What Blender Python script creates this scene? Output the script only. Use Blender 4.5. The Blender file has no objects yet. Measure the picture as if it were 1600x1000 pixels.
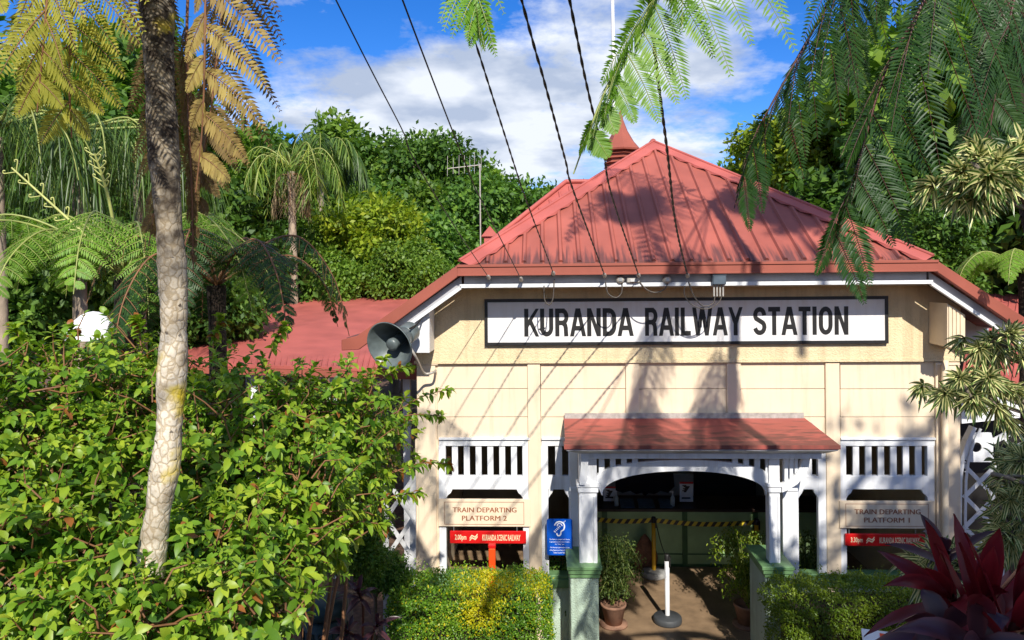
import bpy, math, random
import numpy as np
from mathutils import Vector, Matrix
random.seed(7); RNG = np.random.default_rng(7)
S = bpy.context.scene; COL = S.collection
# ------------------------------------------------------------ camera, world, sun, exposure
F = 1155.0; PX0, PY0 = 800.0, 430.0; ROLL = math.radians(0.55); CAMH = 5.0
cam_d = bpy.data.cameras.new('camera'); cam = bpy.data.objects.new('camera', cam_d); COL.objects.link(cam)
cam_d.sensor_width = 36.0; cam_d.lens = 36.0 * F / 1600.0; cam_d.shift_y = -(500 - PY0) / 1600.0
cam_d.clip_start = 0.05; cam_d.clip_end = 3000
cam.location = (0, 0, CAMH); cam.rotation_euler = (math.radians(90), ROLL, 0); S.camera = cam
SUN = Vector((0.127, -1.0, 0.80)).normalized()          # towards the sun
SUN_EL = math.asin(SUN.z); SUN_AZ = math.atan2(SUN.x, SUN.y)
S.view_settings.view_transform = 'Standard'; S.view_settings.look = 'None'
S.view_settings.exposure = 0.3; S.view_settings.gamma = 1.0; S.view_settings.use_curve_mapping = False
sun_d = bpy.data.lights.new('sun', 'SUN'); sun_d.energy = 5.0; sun_d.angle = math.radians(0.5); sun_d.color = (1.0, 0.945, 0.86)
sun = bpy.data.objects.new('sun', sun_d); COL.objects.link(sun); sun.location = (3, -30, 30)
sun.rotation_euler = SUN.to_track_quat('Z', 'Y').to_euler()
W = bpy.data.worlds.new('World'); S.world = W; W.use_nodes = True

def build_world():
    nt = W.node_tree; nt.nodes.clear(); N = nt.nodes.new; L = nt.links.new
    out = N('ShaderNodeOutputWorld'); bg = N('ShaderNodeBackground'); bg.inputs['Strength'].default_value = 0.085
    sky = N('ShaderNodeTexSky'); sky.sky_type = 'NISHITA'; sky.sun_disc = False
    sky.sun_elevation = SUN_EL; sky.sun_rotation = SUN_AZ; sky.air_density = 1.0; sky.dust_density = 0.0; sky.ozone_density = 4.0; sky.altitude = 1800
    hs = N('ShaderNodeHueSaturation'); hs.inputs['Hue'].default_value = 0.513; hs.inputs['Saturation'].default_value = 1.32; hs.inputs['Value'].default_value = 1.75
    L(sky.outputs[0], hs.inputs['Color'])
    tc = N('ShaderNodeTexCoord'); sep = N('ShaderNodeSeparateXYZ'); L(tc.outputs['Generated'], sep.inputs[0])
    add = N('ShaderNodeMath'); add.operation = 'ADD'; add.inputs[1].default_value = 0.22; L(sep.outputs[2], add.inputs[0])
    mx = N('ShaderNodeMath'); mx.operation = 'MAXIMUM'; mx.inputs[1].default_value = 0.05; L(add.outputs[0], mx.inputs[0])
    dx = N('ShaderNodeMath'); dx.operation = 'DIVIDE'; L(sep.outputs[0], dx.inputs[0]); L(mx.outputs[0], dx.inputs[1])
    dy = N('ShaderNodeMath'); dy.operation = 'DIVIDE'; L(sep.outputs[1], dy.inputs[0]); L(mx.outputs[0], dy.inputs[1])
    cb = N('ShaderNodeCombineXYZ'); L(dx.outputs[0], cb.inputs[0]); L(dy.outputs[0], cb.inputs[1])
    n1 = N('ShaderNodeTexNoise'); n1.inputs['Scale'].default_value = 1.15; n1.inputs['Detail'].default_value = 9; n1.inputs['Roughness'].default_value = 0.61
    mp = N('ShaderNodeMapping'); mp.inputs['Location'].default_value = CLOUD_OFF; L(cb.outputs[0], mp.inputs[0]); L(mp.outputs[0], n1.inputs['Vector'])
    r1 = N('ShaderNodeValToRGB'); r1.color_ramp.elements[0].position = 0.455; r1.color_ramp.elements[1].position = 0.55
    L(n1.outputs[0], r1.inputs[0])
    n2 = N('ShaderNodeTexNoise'); n2.inputs['Scale'].default_value = 3.6; n2.inputs['Detail'].default_value = 6
    mp2 = N('ShaderNodeMapping'); mp2.inputs['Location'].default_value = (3.1, 7.7, 0); L(cb.outputs[0], mp2.inputs[0]); L(mp2.outputs[0], n2.inputs['Vector'])
    r2 = N('ShaderNodeValToRGB'); r2.color_ramp.elements[0].position = 0.40; r2.color_ramp.elements[1].position = 0.60
    r2.color_ramp.elements[0].color = (.42, .50, .66, 1); r2.color_ramp.elements[1].color = (.80, .85, .94, 1)
    L(n2.outputs[0], r2.inputs[0])
    mix = N('ShaderNodeMixRGB'); L(r1.outputs[0], mix.inputs[0]); L(hs.outputs[0], mix.inputs[1]); sc = N('ShaderNodeVectorMath'); sc.operation = 'SCALE'; sc.inputs['Scale'].default_value = 11.0; L(r2.outputs[0], sc.inputs[0]); L(sc.outputs[0], mix.inputs[2])
    L(mix.outputs[0], bg.inputs['Color']); L(bg.outputs[0], out.inputs[0])
CLOUD_OFF = (6.36, 3.34, 0)
build_world()

# ------------------------------------------------------------ pixel measurements -> real positions
CR = Vector((math.cos(ROLL), 0, -math.sin(ROLL))); CU = Vector((math.sin(ROLL), 0, math.cos(ROLL)))
def ray(px, py): return Vector((0, 1, 0)) + CR * ((px - PX0) / F) + CU * ((PY0 - py) / F)
def wp(px, py, Y): return Vector((0, 0, CAMH)) + ray(px, py) * Y
YAW = math.radians(-2.4); B0 = Vector((2.38, 10.0, 0.0))
BU = Vector((math.cos(YAW), math.sin(YAW), 0)); BV = Vector((-math.sin(YAW), math.cos(YAW), 0))
def lp(px, py, v=0.0):
    """a measured point of the facade plane at depth v, in the building's own (u, z)"""
    r = ray(px, py); c = Vector((0, 0, CAMH)) - B0
    t = (v - c.dot(BV)) / r.dot(BV); p = c + r * t
    return p.dot(BU), p.z
def LP(px, py, v=0.0): u, z = lp(px, py, v); return Vector((u, v, z))

# ------------------------------------------------------------ objects
def tag(o, label=None, cat=None, group=None, kind=None):
    if label: o['label'] = label
    if cat: o['category'] = cat
    if group: o['group'] = group
    if kind: o['kind'] = kind
    return o
def empty(name, loc=(0, 0, 0), rz=0.0, label=None, cat=None, group=None):
    o = bpy.data.objects.new(name, None); COL.objects.link(o); o.location = loc; o.rotation_euler = (0, 0, rz)
    o.empty_display_size = 0.2
    return tag(o, label, cat, group)
def link(name, me, mats, parent=None):
    o = bpy.data.objects.new(name, me); COL.objects.link(o)
    for m in (mats if isinstance(mats, (list, tuple)) else [mats]): me.materials.append(m)
    if parent: o.parent = parent
    return o
def copy_tree(o, parent=None):
    c = o.copy(); COL.objects.link(c)
    if parent: c.parent = parent
    for ch in list(o.children): copy_tree(ch, c)
    return c
class MB:
    def __init__(s): s.v = []; s.f = []; s.m = []; s.sm = []
    def add(s, vs, fs, m=0, smooth=False):
        b = len(s.v); s.v += [tuple(p) for p in vs]
        for f in fs: s.f.append([b + i for i in f]); s.m.append(m); s.sm.append(smooth)
        return s
    def box(s, a, b, m=0):
        x0, x1 = sorted((a[0], b[0])); y0, y1 = sorted((a[1], b[1])); z0, z1 = sorted((a[2], b[2]))
        return s.add([(x0,y0,z0),(x1,y0,z0),(x1,y1,z0),(x0,y1,z0),(x0,y0,z1),(x1,y0,z1),(x1,y1,z1),(x0,y1,z1)],
              [(0,3,2,1),(4,5,6,7),(0,1,5,4),(1,2,6,5),(2,3,7,6),(3,0,4,7)], m)
    def pbox(s, x0, y0, x1, y1, v0, v1, m=0, vp=None):
        """a box of the facade measured as a rectangle at depth vp (its front face)"""
        vp = min(v0, v1) if vp is None else vp
        ym = (y0 + y1) / 2; xm = (x0 + x1) / 2
        return s.box((lp(x0, ym, vp)[0], v0, lp(xm, y0, vp)[1]), (lp(x1, ym, vp)[0], v1, lp(xm, y1, vp)[1]), m)
    def prism(s, poly, v0, v1, m=0, ax=None):
        """(u, z) polygon, counter-clockwise seen from the front, from depth v0 (front) to v1"""
        n = len(poly); vs = [(u, v0, z) for u, z in poly] + [(u, v1, z) for u, z in poly]
        fs = [tuple(range(n)), tuple(range(2*n-1, n-1, -1))] + [(i, n+i, n+(i+1) % n, (i+1) % n) for i in range(n)]
        return s.add(vs, fs, m)
    def hexa(s, c8, m=0):
        """8 corners: bottom 4 then top 4"""
        return s.add(c8, [(0,3,2,1),(4,5,6,7),(0,1,5,4),(1,2,6,5),(2,3,7,6),(3,0,4,7)], m)
    def slab(s, quad, th, m=0):
        q = [Vector(p) for p in quad]; n = (q[1]-q[0]).cross(q[2]-q[0]).normalized() * th
        return s.hexa([p - n for p in q] + q, m)
    def tube(s, pts, r, n=8, m=0, cap=True, twist=0):
        pts = [Vector(p) for p in pts]; k = len(pts); rs = r if isinstance(r, (list, tuple)) else [r]*k
        vs = []; T0 = (pts[1]-pts[0]).normalized(); A = T0.orthogonal().normalized()
        for i, p in enumerate(pts):
            T = (pts[min(i+1, k-1)] - pts[max(i-1, 0)]).normalized()
            A = (A - T*A.dot(T)).normalized(); Bv = T.cross(A)
            for j in range(n):
                a = 2*math.pi*j/n
                vs.append(p + (A*math.cos(a) + Bv*math.sin(a))*rs[i])
        fs = [(i*n+j, i*n+(j+1) % n, (i+1)*n+(j+1) % n, (i+1)*n+j) for i in range(k-1) for j in range(n)]
        s.add(vs, fs, m, True)
        if cap:
            s.add(vs[:n], [tuple(range(n-1, -1, -1))], m); s.add(vs[-n:], [tuple(range(n))], m)
        return s
    def lathe(s, prof, n=24, m=0, M=None, smooth=True):
        vs = []; k = len(prof)
        for r, z in prof:
            for j in range(n):
                a = 2*math.pi*j/n; p = Vector((r*math.cos(a), r*math.sin(a), z)); vs.append(M @ p if M else p)
        fs = [(i*n+j, i*n+(j+1) % n, (i+1)*n+(j+1) % n, (i+1)*n+j) for i in range(k-1) for j in range(n)]
        return s.add(vs, fs, m, smooth)
    def mesh(s, name):
        me = bpy.data.meshes.new(name); me.from_pydata(s.v, [], s.f)
        me.polygons.foreach_set('material_index', s.m); me.polygons.foreach_set('use_smooth', s.sm); me.update()
        return me
    def obj(s, name, mats, parent=None, bevel=0.0):
        o = link(name, s.mesh(name), mats, parent)
        if bevel:
            b = o.modifiers.new('edge', 'BEVEL'); b.width = bevel; b.segments = 1; b.limit_method = 'ANGLE'; b.angle_limit = 0.7
        return o
def spline(pts, per=6):
    P = [Vector(p) for p in pts]; out = []
    for i in range(len(P)-1):
        a, b, c, d = P[max(i-1, 0)], P[i], P[i+1], P[min(i+2, len(P)-1)]
        for k in range(per):
            t = k/per
            out.append(0.5*((2*b) + (c-a)*t + (2*a-5*b+4*c-d)*t*t + (3*b-a-3*c+d)*t**3))
    return out + [P[-1]]

# ------------------------------------------------------------ materials
def new_mat(name):
    m = bpy.data.materials.new(name); m.use_nodes = True; nt = m.node_tree
    return m, nt, nt.nodes['Principled BSDF']
def mat(name, c, rough=0.7, var=0.12, scale=6.0, bump=0.0, bscale=40.0, metal=0.0, spec=0.5, c2=None, lo=0.35, hi=0.68, stretch=(1, 1, 1), det=6, streak=0.0):
    m, nt, bs = new_mat(name); N = nt.nodes.new; L = nt.links.new
    tc = N('ShaderNodeTexCoord'); mp = N('ShaderNodeMapping'); mp.inputs['Scale'].default_value = stretch; L(tc.outputs['Object'], mp.inputs[0])
    n = N('ShaderNodeTexNoise'); n.inputs['Scale'].default_value = scale; n.inputs['Detail'].default_value = det; n.inputs['Roughness'].default_value = 0.6; L(mp.outputs[0], n.inputs['Vector'])
    r = N('ShaderNodeValToRGB'); r.color_ramp.elements[0].position = lo; r.color_ramp.elements[1].position = hi
    c2 = c2 or tuple(x*(1-var) for x in c); c1 = tuple(min(1, x*(1+var*0.4)) for x in c)
    r.color_ramp.elements[0].color = (*c2, 1); r.color_ramp.elements[1].color = (*c1, 1)
    L(n.outputs[0], r.inputs[0]); col = r.outputs[0]
    if streak:                                                     # rain streaks and mildew of their own shape
        m2 = N('ShaderNodeMapping'); m2.inputs['Scale'].default_value = (7, 7, .55); L(tc.outputs['Object'], m2.inputs[0]); n2 = N('ShaderNodeTexNoise'); n2.inputs['Scale'].default_value = 1.3; n2.inputs['Detail'].default_value = 8; n2.inputs['Roughness'].default_value = .65; L(m2.outputs[0], n2.inputs['Vector'])
        r2 = N('ShaderNodeValToRGB'); r2.color_ramp.elements[0].position = .50; r2.color_ramp.elements[1].position = .74; r2.color_ramp.elements[0].color = (1, 1, 1, 1); q = 1-streak; r2.color_ramp.elements[1].color = (q, q*.97, q*.92, 1); L(n2.outputs[0], r2.inputs[0])
        mu = N('ShaderNodeMixRGB'); mu.blend_type = 'MULTIPLY'; mu.inputs[0].default_value = 1; L(col, mu.inputs[1]); L(r2.outputs[0], mu.inputs[2]); col = mu.outputs[0]
    L(col, bs.inputs['Base Color'])
    bs.inputs['Roughness'].default_value = rough; bs.inputs['Metallic'].default_value = metal; bs.inputs['Specular IOR Level'].default_value = spec
    if bump:
        b = N('ShaderNodeBump'); b.inputs['Strength'].default_value = bump; b.inputs['Distance'].default_value = 0.02
        nb = N('ShaderNodeTexNoise'); nb.inputs['Scale'].default_value = bscale; nb.inputs['Detail'].default_value = 4; L(mp.outputs[0], nb.inputs['Vector'])
        L(nb.outputs[0], b.inputs['Height']); L(b.outputs[0], bs.inputs['Normal'])
    return m
def leaf_mat(name, cols, rough=0.45, trans=0.35, spec=0.4):
    """colour of each leaf from its own 'tint' (0..1)"""
    m, nt, bs = new_mat(name); N = nt.nodes.new; L = nt.links.new
    at = N('ShaderNodeAttribute'); at.attribute_name = 'tint'
    r = N('ShaderNodeValToRGB'); cr = r.color_ramp
    while len(cr.elements) < len(cols): cr.elements.new(0.5)
    for e, (p, c) in zip(cr.elements, cols): e.position = p; e.color = (*c, 1)
    L(at.outputs['Fac'], r.inputs[0]); oi = N('ShaderNodeObjectInfo'); mr = N('ShaderNodeMapRange'); mr.inputs['To Min'].default_value = .82; mr.inputs['To Max'].default_value = 1.2; L(oi.outputs['Random'], mr.inputs[0])
    hv = N('ShaderNodeHueSaturation'); L(mr.outputs[0], hv.inputs['Value']); L(r.outputs[0], hv.inputs['Color']); L(hv.outputs[0], bs.inputs['Base Color']); r = hv
    bs.inputs['Roughness'].default_value = rough; bs.inputs['Specular IOR Level'].default_value = spec
    t = N('ShaderNodeBsdfTranslucent'); g = N('ShaderNodeMixRGB'); g.blend_type = 'MULTIPLY'; g.inputs[0].default_value = 1; g.inputs[2].default_value = (1.5, 1.6, 0.6, 1)
    L(r.outputs[0], g.inputs[1]); L(g.outputs[0], t.inputs['Color'])
    mx = N('ShaderNodeMixShader'); mx.inputs[0].default_value = trans
    L(bs.outputs[0], mx.inputs[1]); L(t.outputs[0], mx.inputs[2]); L(mx.outputs[0], nt.nodes['Material Output'].inputs['Surface'])
    return m
M = {}
M['stucco'] = mat('stucco', (0.78, 0.625, 0.385), 0.9, 0.1, 3, 0.7, 55, streak=.22)
M['cream'] = mat('cream_board', (0.80, 0.65, 0.465), 0.7, 0.07, 2.5, 0.05, 60, streak=.16)
M['cream_trim'] = mat('cream_trim', (0.76, 0.62, 0.43), 0.65, 0.1, 4, 0.08, 50)
M['white'] = mat('white_paint', (0.78, 0.79, 0.80), 0.5, 0.08, 5, 0.05, 40, streak=.2)
M['fascia'] = mat('shade_grey_fascia', (0.40, 0.40, 0.42), 0.55, 0.2, 4)  # white boards darkened to grey: eave shade put into the colour
M['green_pale'] = mat('pale_green_stucco', (0.45, 0.57, 0.45), 0.85, 0.2, 3, 0.8, 60, streak=.35)
M['green_cap'] = mat('green_paint', (0.15, 0.29, 0.12), 0.5, 0.25, 6)
M['counter'] = mat('counter_green', (0.30, 0.45, 0.20), 0.55, 0.2, 3)
M['counter_dark'] = mat('counter_dark_green', (0.035, 0.11, 0.03), 0.5, 0.3, 5)
M['dark_wood'] = mat('dark_wood', (0.035, 0.016, 0.01), 0.45, 0.3, 10)
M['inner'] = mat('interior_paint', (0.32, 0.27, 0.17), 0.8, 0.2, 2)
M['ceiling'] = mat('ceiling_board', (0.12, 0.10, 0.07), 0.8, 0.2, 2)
M['black'] = mat('black_paint', (0.015, 0.014, 0.013), 0.45, 0.3, 8)
M['sign_white'] = mat('sign_white', (0.80, 0.79, 0.78), 0.35, 0.06, 2, streak=.1)
M['red_sign'] = mat('red_sign', (0.62, 0.012, 0.012), 0.3, 0.15, 4)
M['cream_ink'] = mat('cream_letter', (0.80, 0.68, 0.42), 0.4, 0.05, 4)
M['brown_ink'] = mat('brown_letter', (0.30, 0.10, 0.045), 0.5, 0.1, 4)
M['white_ink'] = mat('white_letter', (0.85, 0.88, 0.92), 0.4, 0.02, 4)
M['blue_sign'] = mat('blue_sign', (0.004, 0.085, 0.50), 0.22, 0.1, 3)
M['steel'] = mat('grey_steel', (0.42, 0.44, 0.45), 0.35, 0.2, 6, metal=0.6)
M['galv'] = mat('galvanised', (0.50, 0.47, 0.42), 0.55, 0.3, 14, metal=0.3)
M['speaker'] = mat('speaker_grey', (0.125, 0.155, 0.155), 0.38, 0.25, 9, 0.05, 30)
M['cable'] = mat('black_cable', (0.012, 0.011, 0.012), 0.5, 0.3, 20)
M['wire'] = mat('thin_wire', (0.10, 0.085, 0.07), 0.5, 0.3, 20)
M['boxblue'] = mat('junction_grey', (0.09, 0.12, 0.15), 0.35, 0.2, 8)
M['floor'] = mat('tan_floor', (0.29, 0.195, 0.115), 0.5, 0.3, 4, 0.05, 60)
M['soil'] = mat('mulch', (0.16, 0.09, 0.055), 0.95, 0.5, 14, 0.6, 30)
M['yellow'] = mat('yellow_post', (0.72, 0.40, 0.015), 0.4, 0.1, 8)
M['post_white'] = mat('white_post', (0.75, 0.75, 0.75), 0.35, 0.08, 8)
M['base_grey'] = mat('grey_base', (0.32, 0.32, 0.31), 0.7, 0.2, 10, 0.1, 50)
M['base_dark'] = mat('rubber_base', (0.05, 0.055, 0.06), 0.6, 0.2, 10)
M['slate'] = mat('brown_slab', (0.20, 0.09, 0.045), 0.8, 0.55, 9, 0.8, 18)
M['bin'] = mat('bin_teal', (0.010, 0.04, 0.045), 0.5, 0.3, 6)
M['orange'] = mat('orange_red_paint', (0.80, 0.075, 0.01), 0.35, 0.1, 6)
M['bottle'] = mat('bottle', (0.55, 0.62, 0.6), 0.2, 0.1, 5)
M['bluepaper'] = mat('blue_leaflet', (0.10, 0.17, 0.24), 0.5, 0.4, 20)
M['pinboard'] = mat('white_board', (0.55, 0.52, 0.46), 0.6, 0.1, 5)
M['terra'] = mat('clay_pot', (0.30, 0.16, 0.10), 0.8, 0.3, 10)
M['umbrella'] = mat('white_cloth', (0.82, 0.82, 0.82), 0.7, 0.04, 3)
M['bark_grey'] = mat('grey_bark', (0.20, 0.16, 0.12), 0.9, 0.5, 8, 0.8, 20, stretch=(1, 1, .4))
M['bark_pale'] = mat('pale_bark', (0.36, 0.28, 0.20), 0.9, 0.4, 8, 0.6, 16, stretch=(1, 1, .5))
M['bark_dark'] = mat('dark_fibre', (0.035, 0.022, 0.014), 0.95, 0.5, 14, 1.0, 25)
M['stem_green'] = mat('green_stem', (0.30, 0.34, 0.08), 0.5, 0.3, 8)
M['stem_brown'] = mat('brown_stem', (0.24, 0.11, 0.045), 0.6, 0.3, 8)
M['stem_red'] = mat('red_stem', (0.085, 0.022, 0.014), 0.5, 0.3, 8)

def roof_mat(name, base, dark, zedge=None, span=0.5, amt=1.0, axis='Z', vedge=None):
    m, nt, bs = new_mat(name); N = nt.nodes.new; L = nt.links.new
    tc = N('ShaderNodeTexCoord')
    n = N('ShaderNodeTexNoise'); n.inputs['Scale'].default_value = 1.6; n.inputs['Detail'].default_value = 7; L(tc.outputs['Object'], n.inputs['Vector'])
    r = N('ShaderNodeValToRGB'); r.color_ramp.elements[0].position = .3; r.color_ramp.elements[1].position = .7
    r.color_ramp.elements[0].color = (*[x*.70 for x in base], 1); r.color_ramp.elements[1].color = (*base, 1); L(n.outputs[0], r.inputs[0])
    col = r.outputs[0]
    if zedge is not None:
        sp = N('ShaderNodeSeparateXYZ'); L(tc.outputs['Object'], sp.inputs[0])
        mr = N('ShaderNodeMapRange'); mr.inputs['From Min'].default_value = zedge + span; mr.inputs['From Max'].default_value = zedge
        L(sp.outputs[axis], mr.inputs['Value'])
        mp = N('ShaderNodeMapping'); mp.inputs['Scale'].default_value = (22, 1.5, 1.5) if axis == 'Z' else (2.6, 9, 1); L(tc.outputs['Object'], mp.inputs[0])
        s2 = N('ShaderNodeTexNoise'); s2.inputs['Scale'].default_value = 1.0 if axis == 'Z' else 1.4; s2.inputs['Detail'].default_value = 6; L(mp.outputs[0], s2.inputs['Vector'])
        ml = N('ShaderNodeMath'); ml.operation = 'MULTIPLY'; L(mr.outputs[0], ml.inputs[0]); L(s2.outputs[0], ml.inputs[1])
        if axis == 'Y': ml.operation = 'MULTIPLY_ADD'; ml.inputs[1].default_value = .34; nt.links.remove(ml.inputs[1].links[0]); sb = N('ShaderNodeMath'); sb.operation = 'SUBTRACT'; sb.inputs[1].default_value = .22; L(s2.outputs[0], sb.inputs[0]); L(sb.outputs[0], ml.inputs[2])
        rr = N('ShaderNodeValToRGB'); rr.color_ramp.elements[0].position = .36 if axis == 'Z' else .42; rr.color_ramp.elements[1].position = .52 if axis == 'Z' else .60; L(ml.outputs[0], rr.inputs[0])
        mm = N('ShaderNodeMath'); mm.operation = 'MULTIPLY'; mm.inputs[1].default_value = amt; L(rr.outputs[0], mm.inputs[0])
        mx = N('ShaderNodeMixRGB'); L(mm.outputs[0], mx.inputs[0]); L(col, mx.inputs[1]); mx.inputs[2].default_value = (*dark, 1); col = mx.outputs[0]
    L(col, bs.inputs['Base Color']); bs.inputs['Roughness'].default_value = 0.55; bs.inputs['Specular IOR Level'].default_value = 0.35
    return m
RED = (0.41, 0.112, 0.080)
M['roof2'] = roof_mat('red_roof_plain', (0.52, 0.13, 0.105), RED)
M['gutter'] = roof_mat('red_gutter', (0.37, 0.10, 0.065), RED)

# ------------------------------------------------------------ lettering
def text_mesh(body, bold=0.0):
    cu = bpy.data.curves.new('t', 'FONT'); cu.body = body; cu.offset = bold; cu.resolution_u = 2
    o = bpy.data.objects.new('t', cu); COL.objects.link(o); bpy.context.view_layer.update()
    me = bpy.data.meshes.new_from_object(o); bpy.data.objects.remove(o); bpy.data.curves.remove(cu)
    v = np.array([p.co[:] for p in me.vertices]); f = [list(p.vertices) for p in me.polygons]; bpy.data.meshes.remove(me)
    return v, f
def text_to(mb, body, u0, u1, z0, z1, v, bold=0.0, m=0):
    """a line of lettering stretched into the rectangle u0..u1, z0..z1 (z0..z1 its inked height)"""
    p, f = text_mesh(body, bold); lo = p.min(0); hi = p.max(0)
    x = u0 + (p[:, 0]-lo[0])/(hi[0]-lo[0])*(u1-u0); z = z0 + (p[:, 1]-lo[1])/(hi[1]-lo[1])*(z1-z0)
    mb.add([(a, v, b) for a, b in zip(x, z)], f, m)
    if not bold: mb.add([(a+.0045, v-.0005, b) for a, b in zip(x, z)], f, m)
def arc(cx, cy, rx, ry, a0, a1, n=9):
    return [(cx + rx*math.cos(math.radians(a0+(a1-a0)*i/n)), cy + ry*math.sin(math.radians(a0+(a1-a0)*i/n))) for i in range(n+1)]
T_ = 0.19; h_ = T_/2
GL = {'K': (.64, [[(h_,0),(h_,1)], [(.60,1.06),(.10,.36)], [(.24,.62),(.60,-.06)]]),
 'U': (.60, [[(h_,1),(h_,.30)] + arc(.30,.30,.205,.215,180,360,10) + [(.505,.30),(.505,1)]]),
 'R': (.62, [[(h_,0),(h_,1)], [(h_,.915),(.34,.915)] + arc(.34,.70,.175,.215,90,-90,8) + [(h_,.485)], [(.36,.48),(.455,.40),(.48,.30),(.50,.0)]]),
 'A': (.66, [[(.055,-.04),(.315,1.02)], [(.345,1.02),(.605,-.04)], [(.16,.29),(.50,.29)]]),
 'N': (.62, [[(h_,0),(h_,1)], [(.525,0),(.525,1)], [(.10,1.03),(.52,-.03)]]),
 'D': (.62, [[(h_,0),(h_,1)], [(h_,.915),(.28,.915)] + arc(.28,.66,.24,.255,90,0,6) + [(.52,.34)] + arc(.28,.34,.24,.255,0,-90,6)[1:] + [(h_,.085)]]),
 'I': (.20, [[(h_,0),(h_,1)]]),
 'L': (.50, [[(h_,0),(h_,1)], [(h_,.085),(.48,.085)]]),
 'W': (.90, [[(.06,1.04),(.235,-.03)], [(.235,-.03),(.45,1.02)], [(.45,1.02),(.665,-.03)], [(.665,-.03),(.84,1.04)]]),
 'Y': (.64, [[(.06,1.05),(.32,.42)], [(.58,1.05),(.32,.42)], [(.32,.46),(.32,0)]]),
 'T': (.54, [[(0,.915),(.54,.915)], [(.27,.9),(.27,0)]]),
 'O': (.62, [arc(.31,.66,.215,.255,180,0,10) + arc(.31,.34,.215,.255,360,180,10) + [(.095,.66)]]),
 'S': (.60, [[(.505,.70)] + arc(.30,.71,.20,.205,10,215,10) + [(.20,.56),(.40,.46)] + arc(.30,.29,.21,.205,40,-170,10)])}
def glyph_word(mb, word, u0, u1, z0, z1, v, gap=0.085):
    x = 0; items = []
    for ch in word: w, st = GL[ch]; items.append((x, st)); x += w + gap
    tot = x - gap; k = 0
    for ox, st in items:
        for line in st:
            P = np.array(line, float); n = len(P); vs = []
            for i in range(n):
                a = P[i]-P[max(i-1, 0)]; b = P[min(i+1, n-1)]-P[i]
                a = a/(np.hypot(*a) or 1); b = b/(np.hypot(*b) or 1)
                if i == 0: a = b
                if i == n-1: b = a
                t = a+b; t = t/(np.hypot(*t) or 1); nn = np.array([-t[1], t[0]]); c = max(.5, float(np.dot(t, a)))
                # horizontals are a little thinner than stems, as in the sign's letters
                th = h_*(1 - .12*abs(t[0]))
                for sg in (1, -1):
                    q = P[i] + nn*sg*th/c; vs.append((u0+(ox+q[0])/tot*(u1-u0), v - 0.0004*(k % 4), z0 + min(1, max(0, q[1]))*(z1-z0)))
            mb.add(vs, [(2*i, 2*i+2, 2*i+3, 2*i+1) for i in range(n-1)]); k += 1

# ------------------------------------------------------------ ground
def sstep(a, b, x): t = np.clip((x-a)/(b-a), 0, 1); return t*t*(3-2*t)
def ground_z(x, y):
    z = 3.3*(1-sstep(1.6, 7.0, y)) - 0.03
    far = np.hypot(x, y-10)
    return z + 9.0*sstep(35, 110, far)
def build_ground():
    n = 150; g = np.sign(np.linspace(-1, 1, n))*np.abs(np.linspace(-1, 1, n))**3.2*900
    X, Y = np.meshgrid(g, g+6); Z = ground_z(X, Y) + 0.05*np.sin(X*2.1+Y)*np.cos(Y*1.7)*(1-sstep(6.5, 8, Y))
    vs = np.stack([X, Y, Z], -1).reshape(-1, 3).tolist()
    fs = [(j*n+i, j*n+i+1, (j+1)*n+i+1, (j+1)*n+i) for j in range(n-1) for i in range(n-1)]
    mb = MB(); mb.add(vs, fs, 0, True)
    tag(mb.obj('ground', M['soil']), kind='structure')
build_ground()
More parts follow.
